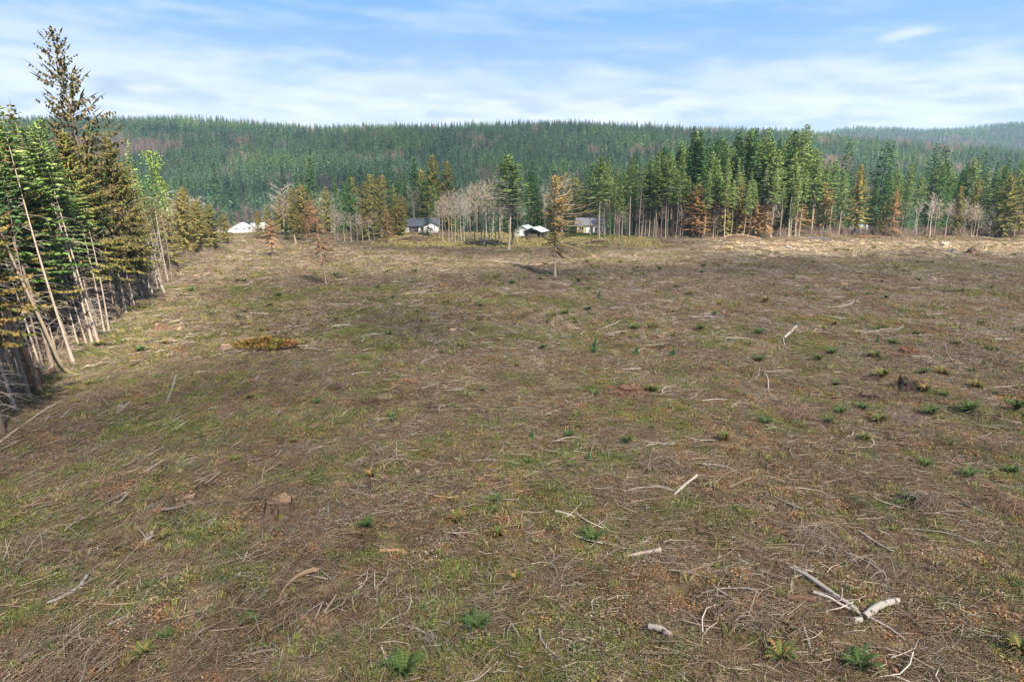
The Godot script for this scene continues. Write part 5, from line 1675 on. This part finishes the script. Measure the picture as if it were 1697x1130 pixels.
		plant(kind, "stand_fir", "%s behind the %s" % [{"full_fir_0": "green fir with a medium crown", "full_fir_1": "green fir with a slim crown", "full_fir_2": "green fir with a low wide crown", "edge_fir_0": "high-crowned fir with spreading top", "edge_fir_2": "high-crowned fir with bushy top"}[kind], place], "fir", x, -d, top - lie(x, d) * 0.8, rng.randf_range(0.85, 1.15), rng.randf() * 6.28, "firs of the stand: %s behind the %s" % [kind.replace("_", " ").left(-2), place], Vector3.UP, ["leaf", "hill_a", "hill_c"][rng.randi() % 3])
	# trees of the valley slope behind the houses
	for i in 62:
		var d := rng.randf_range(178.0, 250.0)
		var x := -d * rng.randf_range(0.29, 0.54)
		if x > wood_edge(minf(d, 176.0)) + 1.0 and d < 192.0: continue
		if x / d > -0.445 and x / d < -0.335: continue
		var kind: String = ["cedar_1", "cedar_0", "cedar_1", "cedar_1", "alder_4", "rust_cedar_1", "cedar_0", "alder_5"][rng.randi() % 8]
		plant(kind, {"c": "belt_cedar", "a": "belt_bare_tree", "r": "belt_cedar"}[kind[0]], "%s in the mixed belt where the west wood meets the valley" % {"cedar_1": "gold cedar", "cedar_0": "olive cedar", "alder_5": "pale bare tree", "alder_4": "brownish bare tree", "rust_cedar_1": "russet cedar"}[kind], "tree" if kind[0] == "a" else "cedar", x, -d, rng.randf_range(9.0, 15.0) - lie(x, d) * 0.5, rng.randf_range(1.3, 1.8), rng.randf() * 6.28, "belt trees, " + kind.replace("_", " "))
	for i in 250:
		var d := rng.randf_range(222.0, 330.0)
		var x := rng.randf_range(-0.46, 0.2) * d
		if x / d > -0.445 and x / d < -0.335: continue
		var kind: String = ["full_fir_0", "full_fir_1", "full_fir_2", "cedar_0", "alder_5", "full_fir_1"][rng.randi() % 6]
		var tall := rng.randf_range(16.0, 25.0)
		plant(kind, {"f": "slope_fir", "c": "slope_cedar", "a": "slope_bare_tree"}[kind[0]], "%s on the slope behind %s" % [{"full_fir_0": "green fir with a medium crown", "full_fir_1": "green fir with a slim crown", "full_fir_2": "green fir with a low wide crown", "cedar_0": "olive cedar", "alder_5": "bare broad tree"}[kind], behind(x / d)], {"f": "fir", "c": "cedar", "a": "tree"}[kind[0]], x, -d, tall * (0.8 if kind[0] == "a" else 1.0), rng.randf_range(0.9, 1.25), rng.randf() * 6.28, "slope trees behind %s: %s" % [behind(x / d), kind.replace("_", " ")], Vector3.UP, ["leaf", "leaf_bright"][rng.randi() % 2])


func field_things() -> void:
	rng.seed = 77
	# stumps
	stump("weathered grey-brown stump with a bright orange broken face, lower left of the field", -11.27, -30.38, 0.62, 0.85, Color(0.16, 0.115, 0.085), Color(0.22, 0.15, 0.1), 6, 0.05, 0.14)
	stump("low reddish stump with dark hollow roots, right of the field's centre", 9.06, -49.55, 0.85, 0.42, Color(0.2, 0.115, 0.075), Color(0.22, 0.13, 0.085), 9, 0.0, 0.25)
	stump("black charred stump with a raised splinter among the ferns", 30.67, -50.31, 0.75, 0.5, Color(0.08, 0.06, 0.048), Color(0.1, 0.075, 0.055), 5, 0.12, 0.4)
	stump("reddish stump near the west wood, left of an upright pale chunk", -37.69, -71.35, 0.5, 0.75, Color(0.24, 0.15, 0.11), Color(0.3, 0.2, 0.15), 5)
	stump("flat sawn stump in the upper left of the field", -39.95, -91.57, 0.62, 0.42, Color(0.22, 0.15, 0.11), Color(0.33, 0.24, 0.17), 5, 0.0, 0.04)
	stump("orange rotten stump beside the wheel tracks", -10.22, -100.97, 0.6, 0.5, Color(0.25, 0.14, 0.08), Color(0.36, 0.2, 0.1), 6, 0.1, 0.3)
	stump("rusty stump in brush above the charred one", 36.63, -60.93, 0.75, 0.45, Color(0.18, 0.095, 0.065), Color(0.24, 0.12, 0.08), 7, 0.1, 0.25)
	stump("brown upturned root stump left of the orange-faced stump", -16.66, -31.85, 0.5, 0.4, Color(0.2, 0.14, 0.1), Color(0.3, 0.22, 0.15), 9, 0.2, 0.4)
	stump("pale fresh-cut stump under the west wood edge", -39.11, -55.32, 0.5, 0.5, Color(0.3, 0.22, 0.16), Color(0.5, 0.4, 0.28), 5, 0.35, 0.05)
	stump("dark rotten stump left of the ferns on the right", 26.67, -48.39, 0.6, 0.3, Color(0.12, 0.085, 0.065), Color(0.16, 0.11, 0.085), 7, 0.1, 0.4)
	stump("bleached stump on the far straw strip, right side", 103.16, -163.07, 1.0, 1.1, Color(0.45, 0.37, 0.28), Color(0.55, 0.46, 0.35), 6, 0.2, 0.3)
	stump("reddish stump in the right end of the straw strip", 98.46, -146.08, 1.1, 1.0, Color(0.3, 0.2, 0.14), Color(0.45, 0.35, 0.26), 8, 0.2, 0.3)
	stump("bleached rooty stump left of the reddish one on the straw strip", 93.82, -146.08, 1.0, 0.7, Color(0.42, 0.36, 0.3), Color(0.5, 0.44, 0.36), 9, 0.1, 0.4)
	stump("grey stump below the straw strip, right of centre", 43.29, -107.03, 0.6, 0.45, Color(0.24, 0.18, 0.15), Color(0.36, 0.28, 0.22), 6)
	for i in 26:
		var q: Vector2 = spread(1, 60.0, 175.0, 1.0)[0]
		stump("small weathered stump low in the litter, " + whereabouts(q.x, -q.y), q.x, q.y, rng.randf_range(0.3, 0.55), rng.randf_range(0.25, 0.5), pick([Color(0.22, 0.16, 0.12), Color(0.26, 0.19, 0.15)]), pick([Color(0.36, 0.27, 0.19), Color(0.3, 0.2, 0.14)]), 6)
	# upright pale chunk and post snag
	lay("wood_chunk", "upright pale split chunk of wood beside the reddish western stump", [Vector2(-35.07, -70.19), Vector2(-35.91, -72.24)], 0.22, 0.16, Color(0.42, 0.34, 0.22), 0, "wood")
	var o := root("broken_post", on(-53.25, -169.09))
	var s := Shape.new()
	s.tube(PackedVector3Array([Vector3.ZERO, Vector3(-0.15, 1.4, 0), Vector3(-0.3, 2.3, 0)]), PackedFloat32Array([0.3, 0.25, 0.1]), 8, Color(0.45, 0.36, 0.24), Color(0.52, 0.42, 0.28), true, Color(0.5, 0.4, 0.28))
	part("trunk", s.mesh(), M.bark, o)
	tag(o, "short broken pale trunk at the far field edge beside the small rounded fir", "snag")
	# mossy mound
	o = root("mossy_mound", on(-24.05, -64.87))
	s = Shape.new()
	for i in 1500:
		var a := rng.randf() * TAU
		var r := sqrt(rng.randf())
		var p := Vector3(cos(a) * r * 3.3, 0.55 * (1.0 - r * r) * (0.8 + 0.3 * sin(a * 3.0)), sin(a) * r * 2.0)
		var k: Color = [Color(0.2, 0.115, 0.03), Color(0.16, 0.105, 0.03), Color(0.22, 0.145, 0.036)][rng.randi() % 3]
		if p.x > 0.8 and p.x < 1.9 and p.z > -0.4: k = Color(0.2, 0.18, 0.04)
		if p.x > 0.2 and p.z < -0.7: k = [Color(0.04, 0.03, 0.025), Color(0.07, 0.05, 0.04)][rng.randi() % 2]
		if p.x > 2.1: k = [Color(0.25, 0.12, 0.04), Color(0.2, 0.1, 0.05)][rng.randi() % 2]
		s.kite(p, Vector3(rng.randf_range(-1, 1), rng.randf_range(0, 0.6), rng.randf_range(-1, 1)) * 0.3, 0.1, Vector3(rng.randf_range(-0.4, 0.4), 1, rng.randf_range(-0.4, 0.4)), k * rng.randf_range(0.75, 1.25))
	part("moss", s.mesh(), M.leaf, o)
	s = Shape.new()
	var prev := PackedVector3Array()
	for i in 7:
		var ring := PackedVector3Array()
		for j in 24:
			var a := TAU * j / 24.0
			var r := i / 6.0
			ring.append(Vector3(cos(a) * r * 3.5, 0.5 * (1.0 - r * r) * (0.8 + 0.3 * sin(a * 3.0)) - 0.05, sin(a) * r * 2.15))
		if i > 0:
			for j in 24:
				var e := (j + 1) % 24
				s.quad(prev[j], prev[e], ring[e], ring[j], Color(0.09, 0.06, 0.035))
		prev = ring
	part("earth", s.mesh(), M.rock, o)
	tag(o, "low mound covered in orange and yellow moss with a black scorched side", "mound")
	# earth banks at the field's end
	for a in [[-24.43, -175.57, 6.5, 1.5, "brown earth bank with roots in front of the dark-roofed house"], [60.28, -182.56, 5.5, 1.3, "pale tan slash heap at the foot of the rust cedars"], [21.96, -170.67, 4.0, 0.9, "dark heap of roots and logs right of the meadow"]]:
		o = root("earth_bank", on(a[0], a[1]))
		s = Shape.new()
		for i in 1100:
			var an := rng.randf() * TAU
			var r := sqrt(rng.randf())
			var p := Vector3(cos(an) * r * a[2], a[3] * (1.0 - r * r), sin(an) * r * a[2] * 0.4)
			var k: Color = [Color(0.26, 0.19, 0.135), Color(0.18, 0.12, 0.085), Color(0.33, 0.26, 0.19)][rng.randi() % 3]
			if "pale" in a[4]: k *= 1.6
			s.kite(p, Vector3(rng.randf_range(-1, 1), rng.randf_range(-0.1, 0.5), rng.randf_range(-1, 1)) * rng.randf_range(0.3, 0.9), 0.07, Vector3.UP, k)
		part("slash", s.mesh(), M.twig, o)
		s = Shape.new()
		prev = PackedVector3Array()
		for i in 7:
			var ring := PackedVector3Array()
			for j in 20:
				var an := TAU * j / 20.0
				var r := i / 6.0
				ring.append(Vector3(cos(an) * r * a[2], a[3] * (1.0 - r * r) - 0.08, sin(an) * r * a[2] * 0.4))
			if i > 0:
				for j in 20:
					var e := (j + 1) % 20
					s.quad(prev[j], prev[e], ring[e], ring[j], Color(0.16, 0.11, 0.075))
			prev = ring
		part("earth", s.mesh(), M.rock, o)
		tag(o, a[4], "bank")
	# logs and boughs that can be told apart
	var grey := Color(0.36, 0.32, 0.28)
	var white := Color(0.55, 0.51, 0.46)
	var tan_ := Color(0.36, 0.26, 0.17)
	var brown := Color(0.2, 0.135, 0.09)
	lay("fallen_log", "long grey birch trunk slanting down to the crossed logs, lower right", [Vector2(11.61, -25.5), Vector2(12.02, -24.63), Vector2(12.37, -23.89), Vector2(12.67, -23.15), Vector2(13, -22.59)], 0.1, 0.085, Color(0.44, 0.41, 0.37), 0, "log", true)
	lay("fallen_log", "short thick white birch log with dark scars in the crossed logs, lower right", [Vector2(13.07, -22.23), Vector2(13.93, -22.77), Vector2(14.91, -23.3)], 0.15, 0.115, Color(0.5, 0.47, 0.42), 0, "log", true)
	lay("birch_chunk", "stubby white birch chunk at the left end of the thick birch log", [Vector2(12.49, -21.91), Vector2(12.92, -22.12)], 0.12, 0.1, Color(0.48, 0.45, 0.4), 0, "log", true)
	lay("fallen_branch", "white forked branch running under the crossed logs to a thin tip", [Vector2(11.71, -23.49), Vector2(12.15, -23.19), Vector2(12.61, -22.77), Vector2(13.15, -22.48), Vector2(13.69, -21.81), Vector2(14.02, -21.14)], 0.065, 0.02, white, 3)
	lay("fallen_log", "short brown log left of the crossed birch logs", [Vector2(10.5, -23), Vector2(11.01, -22.88), Vector2(11.43, -22.7)], 0.12, 0.1, Color(0.2, 0.12, 0.08), 0, "log")
	lay("fallen_branch", "long grey bough curving down left of the brown log", [Vector2(7.46, -23.85), Vector2(8.5, -23.93), Vector2(9.33, -23.69), Vector2(9.78, -22.85), Vector2(9.92, -21.91), Vector2(10.21, -21.27)], 0.04, 0.016, grey, 6)
	lay("fallen_branch", "white broken stick between ferns in the lower right", [Vector2(10.51, -21.67), Vector2(10.43, -21.08), Vector2(10.32, -20.41)], 0.035, 0.045, white)
	lay("fallen_log", "long pale thin pole slanting into the left border below the west wood", [Vector2(-31.42, -38.28), Vector2(-31.93, -41.58), Vector2(-32.29, -44.44), Vector2(-32.86, -47.55)], 0.075, 0.045, Color(0.45, 0.38, 0.3), 0, "log")
	lay("fallen_branch", "curved pale bough right below the long pale pole", [Vector2(-31.03, -42.68), Vector2(-31.46, -44.44), Vector2(-31.18, -45.31)], 0.04, 0.02, grey, 2)
	lay("fallen_log", "straight dark grey log in the left half, pointing away", [Vector2(-25.32, -47.55), Vector2(-26.41, -50.61), Vector2(-27.65, -53.9)], 0.1, 0.09, Color(0.27, 0.25, 0.23), 0, "log", true)
	lay("fallen_log", "dark mossy log lying near the west wood", [Vector2(-33.89, -56.06), Vector2(-33.54, -57.8), Vector2(-33.18, -59.85)], 0.11, 0.07, brown, 1, "log")
	lay("fallen_branch", "pale grey thick branch at the lower left, ends upward", [Vector2(-17.86, -23.15), Vector2(-17.61, -23.73), Vector2(-17.52, -24.55), Vector2(-17.76, -25.55)], 0.05, 0.06, Color(0.42, 0.4, 0.39), 3)
	lay("fallen_branch", "thin brown bough bending flat in the lower left", [Vector2(-16.24, -23.26), Vector2(-15.43, -23.03), Vector2(-14.57, -23.15), Vector2(-13.69, -23.34)], 0.03, 0.045, tan_)
	lay("fallen_branch", "dark bough beside the brown upturned root stump", [Vector2(-17.09, -30.44), Vector2(-16.45, -31.07), Vector2(-16.05, -31.91)], 0.07, 0.04, Color(0.24, 0.2, 0.17), 2)
	lay("fallen_branch", "brown stick with a thick tan end below the orange-faced stump", [Vector2(-9.02, -23.26), Vector2(-8.94, -24.26), Vector2(-8.54, -24.85), Vector2(-8.04, -25.28)], 0.025, 0.11, Color(0.33, 0.23, 0.15))
	lay("fallen_branch", "smooth grey bough arcing near the bottom left of the centre", [Vector2(-9.68, -19.9), Vector2(-9.34, -20.41), Vector2(-8.82, -20.69), Vector2(-8.29, -20.76)], 0.02, 0.04, grey, 1)
	lay("fallen_branch", "thin straight brown stick left of the bottom centre", [Vector2(-12.74, -22.02), Vector2(-12.06, -22.34), Vector2(-11.4, -22.88)], 0.035, 0.02, tan_)
	lay("split_slab", "orange-tan split slab of wood, left of the bottom centre", [Vector2(-5.86, -26.97), Vector2(-5.28, -27.12), Vector2(-4.68, -27.02)], 0.09, 0.07, Color(0.42, 0.27, 0.14), 0, "wood")
	lay("split_slab", "pale grey split slab with a wide right end, right of the bottom centre", [Vector2(4.72, -26.77), Vector2(5.57, -26.82), Vector2(6.52, -27.07)], 0.04, 0.12, Color(0.46, 0.39, 0.33), 0, "wood")
	lay("split_slab", "light tan splinter in the middle of the field", [Vector2(-3.99, -32.05), Vector2(-3.38, -31.78), Vector2(-2.69, -31.58)], 0.03, 0.075, Color(0.5, 0.36, 0.2), 0, "wood")
	lay("fallen_branch", "long pale bough bowed upward, right of the bottom centre", [Vector2(5.82, -32.66), Vector2(6.71, -33.08), Vector2(7.71, -33.01), Vector2(8.46, -32.45)], 0.05, 0.07, grey)
	lay("fallen_branch", "straight pale stick crossing the right end of the long bowed bough", [Vector2(8.25, -31.91), Vector2(9.09, -33.08), Vector2(10.04, -34.18)], 0.05, 0.06, white)
	lay("fallen_branch", "thin pale bough with a curved tip near the bottom middle", [Vector2(1.3, -20.29), Vector2(1.84, -20.95), Vector2(2.37, -21.34), Vector2(2.79, -21.47)], 0.02, 0.035, grey)
	lay("fallen_branch", "one of two crossed pale sticks in the middle of the near field", [Vector2(2.13, -30.44), Vector2(2.61, -30.14), Vector2(3.02, -29.84)], 0.045, 0.04, white)
	lay("fallen_branch", "shorter of two crossed pale sticks in the middle of the near field", [Vector2(2.65, -29.84), Vector2(3.02, -30.44), Vector2(3.4, -31.07)], 0.035, 0.03, white)
	lay("fallen_branch", "pale upright-looking stick by the bottom ferns", [Vector2(-4.53, -20.51), Vector2(-4.29, -19.9), Vector2(-3.98, -19.27)], 0.04, 0.03, white)
	lay("root_chunk", "pale grey weathered root chunk, right of the bottom middle", [Vector2(4.93, -21.61), Vector2(5.3, -21.51), Vector2(5.66, -21.17)], 0.12, 0.1, Color(0.42, 0.37, 0.33), 3, "wood")
	lay("root_chunk", "grey weathered root chunk left of the orange-faced stump", [Vector2(-16.5, -27.73), Vector2(-16.5, -28.1), Vector2(-16.59, -28.58)], 0.13, 0.09, Color(0.36, 0.3, 0.26), 4, "wood")
	lay("fallen_branch", "pale straight stick alone in the mid-field right of the wheel tracks", [Vector2(9.47, -71.94), Vector2(10.77, -73.79), Vector2(12.27, -75.72)], 0.06, 0.04, white)
	lay("fallen_branch", "tan bough lying left of the yellow moss spot", [Vector2(-7.45, -53.38), Vector2(-6.61, -53.38), Vector2(-5.86, -53.72)], 0.07, 0.045, tan_)
	lay("fallen_branch", "hook-shaped pale branch in the centre", [Vector2(-3.49, -48.53), Vector2(-3.59, -50.15), Vector2(-3.49, -51.4), Vector2(-3.11, -52.37)], 0.045, 0.03, white)
	lay("fallen_branch", "long pale bough with curled end in the right mid-field", [Vector2(39.37, -83.72), Vector2(42.06, -84.94), Vector2(45.48, -88.8), Vector2(46.86, -90.63)], 0.06, 0.05, white, 2)
	lay("fallen_branch", "long tapering bough with bent pale end in the right field", [Vector2(35.28, -70.76), Vector2(37.26, -70.76), Vector2(39.82, -71.35), Vector2(41.47, -71.64), Vector2(42.89, -73.16)], 0.05, 0.09, grey, 2)
	lay("fallen_log", "short thick whitish log end in the right mid-field", [Vector2(27.64, -67.43), Vector2(29.3, -69.9), Vector2(30.94, -72.55)], 0.13, 0.15, white, 0, "log")
	lay("fallen_branch", "small pale forked stick below the whitish log end", [Vector2(27.62, -67.7), Vector2(26.96, -65.37), Vector2(26.44, -63.43)], 0.05, 0.04, white, 2)
	lay("fallen_branch", "bent pale branch left of the tall white stick on the right", [Vector2(19.02, -52.7), Vector2(20.06, -53.9), Vector2(21.06, -55.88), Vector2(21.31, -58.4)], 0.04, 0.03, white, 1)
	lay("fallen_branch", "long white stick with side twigs pointing at the viewer", [Vector2(21.12, -54.78), Vector2(20.5, -52.37), Vector2(19.78, -50.15), Vector2(19.36, -47.69)], 0.06, 0.03, white, 3)
	lay("fallen_branch", "pale bough with a knob at its left end in the right field", [Vector2(13.85, -47.27), Vector2(14.93, -47.82), Vector2(16.27, -47.69)], 0.05, 0.03, white)
	lay("fallen_branch", "grey bough lying level under the pale knobbed bough", [Vector2(10.94, -40.63), Vector2(11.79, -40.22), Vector2(12.81, -40.22)], 0.05, 0.05, grey, 1)
	lay("fallen_log", "straight grey log at the right border", [Vector2(36.77, -50.93), Vector2(38.18, -50.93), Vector2(40.03, -51.08)], 0.07, 0.06, grey, 0, "log")
	lay("fallen_branch", "curved pale stick above the log at the right border", [Vector2(41.66, -63.66), Vector2(40.06, -60.71), Vector2(39.24, -58.6)], 0.05, 0.035, white)
	lay("fallen_branch", "stout pale stick with a white knob, left of two long poles", [Vector2(8.7, -32.52), Vector2(9.38, -33.37), Vector2(10.01, -34.18)], 0.05, 0.07, white)
	lay("fallen_branch", "left of two long brown poles in the lower right field", [Vector2(9.9, -32.11), Vector2(11.22, -33.74), Vector2(12.76, -35.51)], 0.045, 0.05, Color(0.26, 0.19, 0.14))
	lay("fallen_branch", "right of two long brown poles in the lower right field", [Vector2(11.15, -32.25), Vector2(12.15, -33.23), Vector2(13.12, -34.11)], 0.06, 0.06, Color(0.26, 0.2, 0.15))
	lay("fallen_branch", "long grey bough slanting down towards the big brush heap", [Vector2(12.89, -32.52), Vector2(13.49, -31.32), Vector2(14.18, -30.44)], 0.035, 0.03, grey, 4)
	lay("fallen_branch", "long bowed bough above the right side of the brush heap", [Vector2(18.37, -29.14), Vector2(19.28, -29.09), Vector2(20.13, -28.42), Vector2(20.89, -27.52)], 0.03, 0.05, grey, 3)
	lay("fallen_branch", "dark straight bough left of the crossed birch logs", [Vector2(6.89, -24.97), Vector2(7.69, -25.37), Vector2(8.54, -25.87)], 0.045, 0.04, Color(0.25, 0.2, 0.16))
	lay("fallen_branch", "thin brown bough on bare soil in the lower right", [Vector2(16.69, -24.26), Vector2(17.73, -24.76), Vector2(18.93, -25.33)], 0.03, 0.025, tan_)
	lay("fallen_branch", "pale angled stick on bare soil near the lower right corner", [Vector2(15.45, -20.79), Vector2(16.06, -21.31), Vector2(16.49, -21.81), Vector2(16.9, -22.44)], 0.025, 0.02, white)
	lay("fallen_log", "dark felled log along the foot of the right-hand wood", [Vector2(93.05, -184.39), Vector2(95.96, -184.39), Vector2(98.23, -183.47)], 0.35, 0.3, Color(0.18, 0.1, 0.07), 0, "log")
	lay("fallen_log", "bleached log end on the far straw strip", [Vector2(62.58, -156.1), Vector2(62.88, -154.77), Vector2(62.77, -153.47)], 0.4, 0.35, Color(0.6, 0.55, 0.48), 0, "log")
	lay("fallen_log", "pale log lying level before the lone orange cedar", [Vector2(2.38, -124.92), Vector2(5.21, -126.68), Vector2(8.35, -128.48)], 0.14, 0.1, Color(0.42, 0.33, 0.28), 0, "log")
	lay("fallen_log", "grey log lying level in the far middle field", [Vector2(-3.52, -130.33), Vector2(-0.75, -130.33), Vector2(2.23, -129.4)], 0.14, 0.1, Color(0.35, 0.28, 0.25), 0, "log")
	# branches nothing tells apart
	var shapes := []
	for i in 16:
		shapes.append(branch_shape(rng.randf_range(1.2, 3.6), rng.randf_range(0.028, 0.06), [grey, Color(0.44, 0.4, 0.35), Color(0.3, 0.24, 0.19), Color(0.24, 0.17, 0.12), grey * 0.85][i % 5], [0, 2, 4, 1][i % 4], 0.1))
	var looks := ["grey bare", "bleached bare", "brown bare", "dark brown bare", "grey bare"]
	var n := 0
	for q in spread(185, 19.0, 75.0, 0.8) + spread(60, 70.0, 160.0, 1.0):
		var i := rng.randi() % 16
		var turn := rng.randf() * TAU if q.x > -8.0 else PI / 2 + rng.randf_range(-0.4, 0.4)
		var t := single("loose_branch", shapes[i], M.wood, on(q.x, q.y), turn)
		t.scale = Vector3.ONE * (rng.randf_range(0.7, 1.2) if n < 185 else rng.randf_range(1.2, 2.0))
		var w := whereabouts(q.x, -q.y)
		tag(t, looks[i % 5] + " broken branch loose on the litter, " + w, "branch", "loose " + looks[i % 5] + " branches, " + w)
		n += 1
	# brush heaps
	var pile := [Color(0.23, 0.18, 0.145), Color(0.18, 0.135, 0.1), Color(0.31, 0.26, 0.21), Color(0.14, 0.1, 0.08), Color(0.12, 0.09, 0.07)]
	brush_pile("large heap of arching grey boughs above the crossed birch logs", 15.33, -25.11, 1.6, 80, pile)
	brush_pile("loose heap of thin boughs right of the two long brown poles", 13.46, -27.73, 2.0, 110, pile)
	brush_pile("heap of fine grey twigs right of the fern group, lower right", 20.74, -31.32, 1.3, 110, pile)
	brush_pile("reddish-brown heap of fine twigs left of the fern group", 19.55, -44.44, 1.8, 120, [Color(0.22, 0.14, 0.11), Color(0.28, 0.19, 0.16), Color(0.18, 0.11, 0.09)])
	brush_pile("grey heap with bleached splinters below the fern group", 26.35, -43.25, 1.3, 100, pile)
	brush_pile("heap of twigs by the grey bough left of the brown log", 8.63, -21.81, 1.3, 70, pile)
	brush_pile("low tangle of sticks near the left border", -21.34, -27.47, 2.2, 60, pile)
	brush_pile("bundle of long parallel sticks at the lower left", -15.03, -20.51, 1.7, 50, pile)
	brush_pile("tangle of brown sticks just right of the lower middle", 8.25, -35.92, 2.0, 90, pile)
	brush_pile("grey tangle of sticks under the west wood edge", -30.25, -47.69, 1.9, 90, pile)
	brush_pile("tangle of fine boughs left of the pale bowed bough", -7.35, -37.2, 2.0, 80, pile)
	brush_pile("heap of brown roots near the right border", 24.57, -30.56, 1.4, 90, [Color(0.22, 0.13, 0.09), Color(0.28, 0.18, 0.12), Color(0.16, 0.1, 0.07)])
	# ferns
	var fresh := [Color(0.065, 0.105, 0.03), Color(0.045, 0.085, 0.03), Color(0.085, 0.115, 0.035)]
	var mixed_ := [Color(0.065, 0.1, 0.03), Color(0.09, 0.105, 0.035), Color(0.2, 0.15, 0.05), Color(0.24, 0.14, 0.06)]
	var ferns := []
	for i in 6:
		ferns.append(fern_shape(24 + 3 * i, fresh if i < 4 else mixed_, 0.72))
	var spots := [
		[9.2, -20.14, 1.2, 4, "fern with a yellow frond left of the lower right corner"], [11.72, -19.79, 1.3, 0, "large upright dark fern at the bottom, right of the yellow-fronded one"],
		[3.68, -28.26, 1.15, 1, "lone large fern right of the bottom centre"], [-6.72, -28.69, 0.9, 0, "dark fern left of the bottom centre above the orange slab"], [-0.65, -28.15, 0.95, 5, "half-withered fern in the middle of the near field"],
		[-1.3, -21.98, 1.1, 2, "dark fern right of the bottom centre, near the bottom"], [-3.52, -19.22, 1.25, 3, "fern cut by the bottom border, left of the centre"], [0.14, -24.89, 0.7, 5, "small tawny fern between the two dark ones of the centre"],
		[-12.66, -20.26, 0.95, 4, "green and rust fern at the bottom left"], [-12.31, -21.14, 0.6, 1, "small dark fern above the green and rust one"], [-14.51, -24.34, 0.7, 1, "small fern by the thin brown bough, lower left"], [-9.77, -22.26, 0.8, 0, "dark fern below the orange-faced stump"],
		[25.13, -34.88, 1.2, 1, "green fern in the right half under the fern group"], [20.2, -31.71, 1.1, 2, "green fern left of the heap of fine grey twigs"], [17.67, -20.57, 1.1, 4, "fern with yellow fronds cut by the right border"],
		[22.89, -45.18, 1.1, 0, "fern leftmost in the fern group on the right"], [25.04, -46.2, 1.0, 1, "fern second in the upper row of the fern group"], [24.78, -43.48, 1.4, 4, "largest fern of the group, with yellowish fronds"], [21.21, -43.14, 0.9, 1, "small dark fern at the lower left of the fern group"],
		[28.98, -44.81, 1.4, 0, "dark trailing fern right of the charred stump"], [31.65, -44.81, 1.6, 3, "wide green fern right of the trailing one"], [35.04, -44.93, 1.7, 0, "wide dark fern at the right border"], [16.93, -42.91, 1.0, 2, "dark fern left of the reddish-brown heap"],
		[30.29, -53.55, 1.7, 4, "yellowish fern above the charred stump"], [23.84, -36.59, 1.0, 1, "lone dark fern below the fern group"], [28.04, -35.51, 1.0, 2, "dark fern near the right border under the wide one"], [31.09, -49.11, 1.2, 5, "tawny fern against the right side of the charred stump"],
		[22.16, -40.22, 1.1, 4, "pale green fern at the foot of the fern group"], [36.25, -55.14, 1.6, 5, "tawny wide fern upper right of the charred stump"], [33.02, -60.06, 1.6, 4, "olive fern left of the rusty stump"], [27.17, -58.6, 1.4, 0, "low green fern in the right mid-field"], [13.34, -40.22, 1.1, 5, "faded fern by the level grey bough"],
		[36.61, -51.4, 1.5, 5, "rust-tinged fern left of the grey border log"], [29.47, -60.71, 1.2, 1, "low dark fern right of the low green fern"],
	]
	for a in spots:
		var t := single("fern", ferns[a[3]], M.leaf, on(a[0], a[1]), rng.randf() * 6.0)
		t.scale = Vector3.ONE * float(a[2])
		tag(t, a[4], "fern", "ferns of the near field")
	for q in spread(120, 24.0, 130.0, 0.9):
		var i := rng.randi() % 6
		var t := single("fern", ferns[i], M.leaf, on(q.x, q.y), rng.randf() * 6.0)
		t.scale = Vector3.ONE * rng.randf_range(0.45, 0.95) * (1.0 if q.y > -55.0 else 1.5)
		var w := whereabouts(q.x, -q.y)
		tag(t, ("small dark green fern" if i < 4 else "small tawny fern") + " scattered in the litter, " + w, "fern", "small scattered ferns, %s, %s" % ["green" if i < 4 else "tawny", w])
	# planted seedlings
	var saplings := []
	for i in 3:
		saplings.append(small_conifer(1.0, 0.3, [Color(0.04, 0.1, 0.04), Color(0.05, 0.12, 0.045)]))
	for a in [[8.09, -64.63, 0.9, "upper of two dark seedling firs in the mid-field"], [7.65, -61.37, 1.0, "lower of two dark seedling firs in the mid-field"], [11.84, -91.57, 1.2, "lone dark seedling fir farther up the field"], [1.27, -40.42, 0.65, "bright seedling fir in the centre of the near field"], [4.48, -37.02, 0.65, "seedling fir right of the bright one, nearer the viewer"], [11.61, -61.59, 0.9, "seedling fir with olive weeds in the right mid-field"], [14.83, -60.71, 0.9, "seedling fir right of the olive-weeded one"], [36.59, -66.39, 0.9, "seedling fir above the olive fern"]]:
		var t := single("seedling_fir", saplings[rng.randi() % 3], M.leaf, on(a[0], a[1]), rng.randf() * 6.0)
		t.scale = Vector3(1.1, 1, 1.1) * float(a[2]) 
		tag(t, a[3], "seedling", "seedling firs in the field")
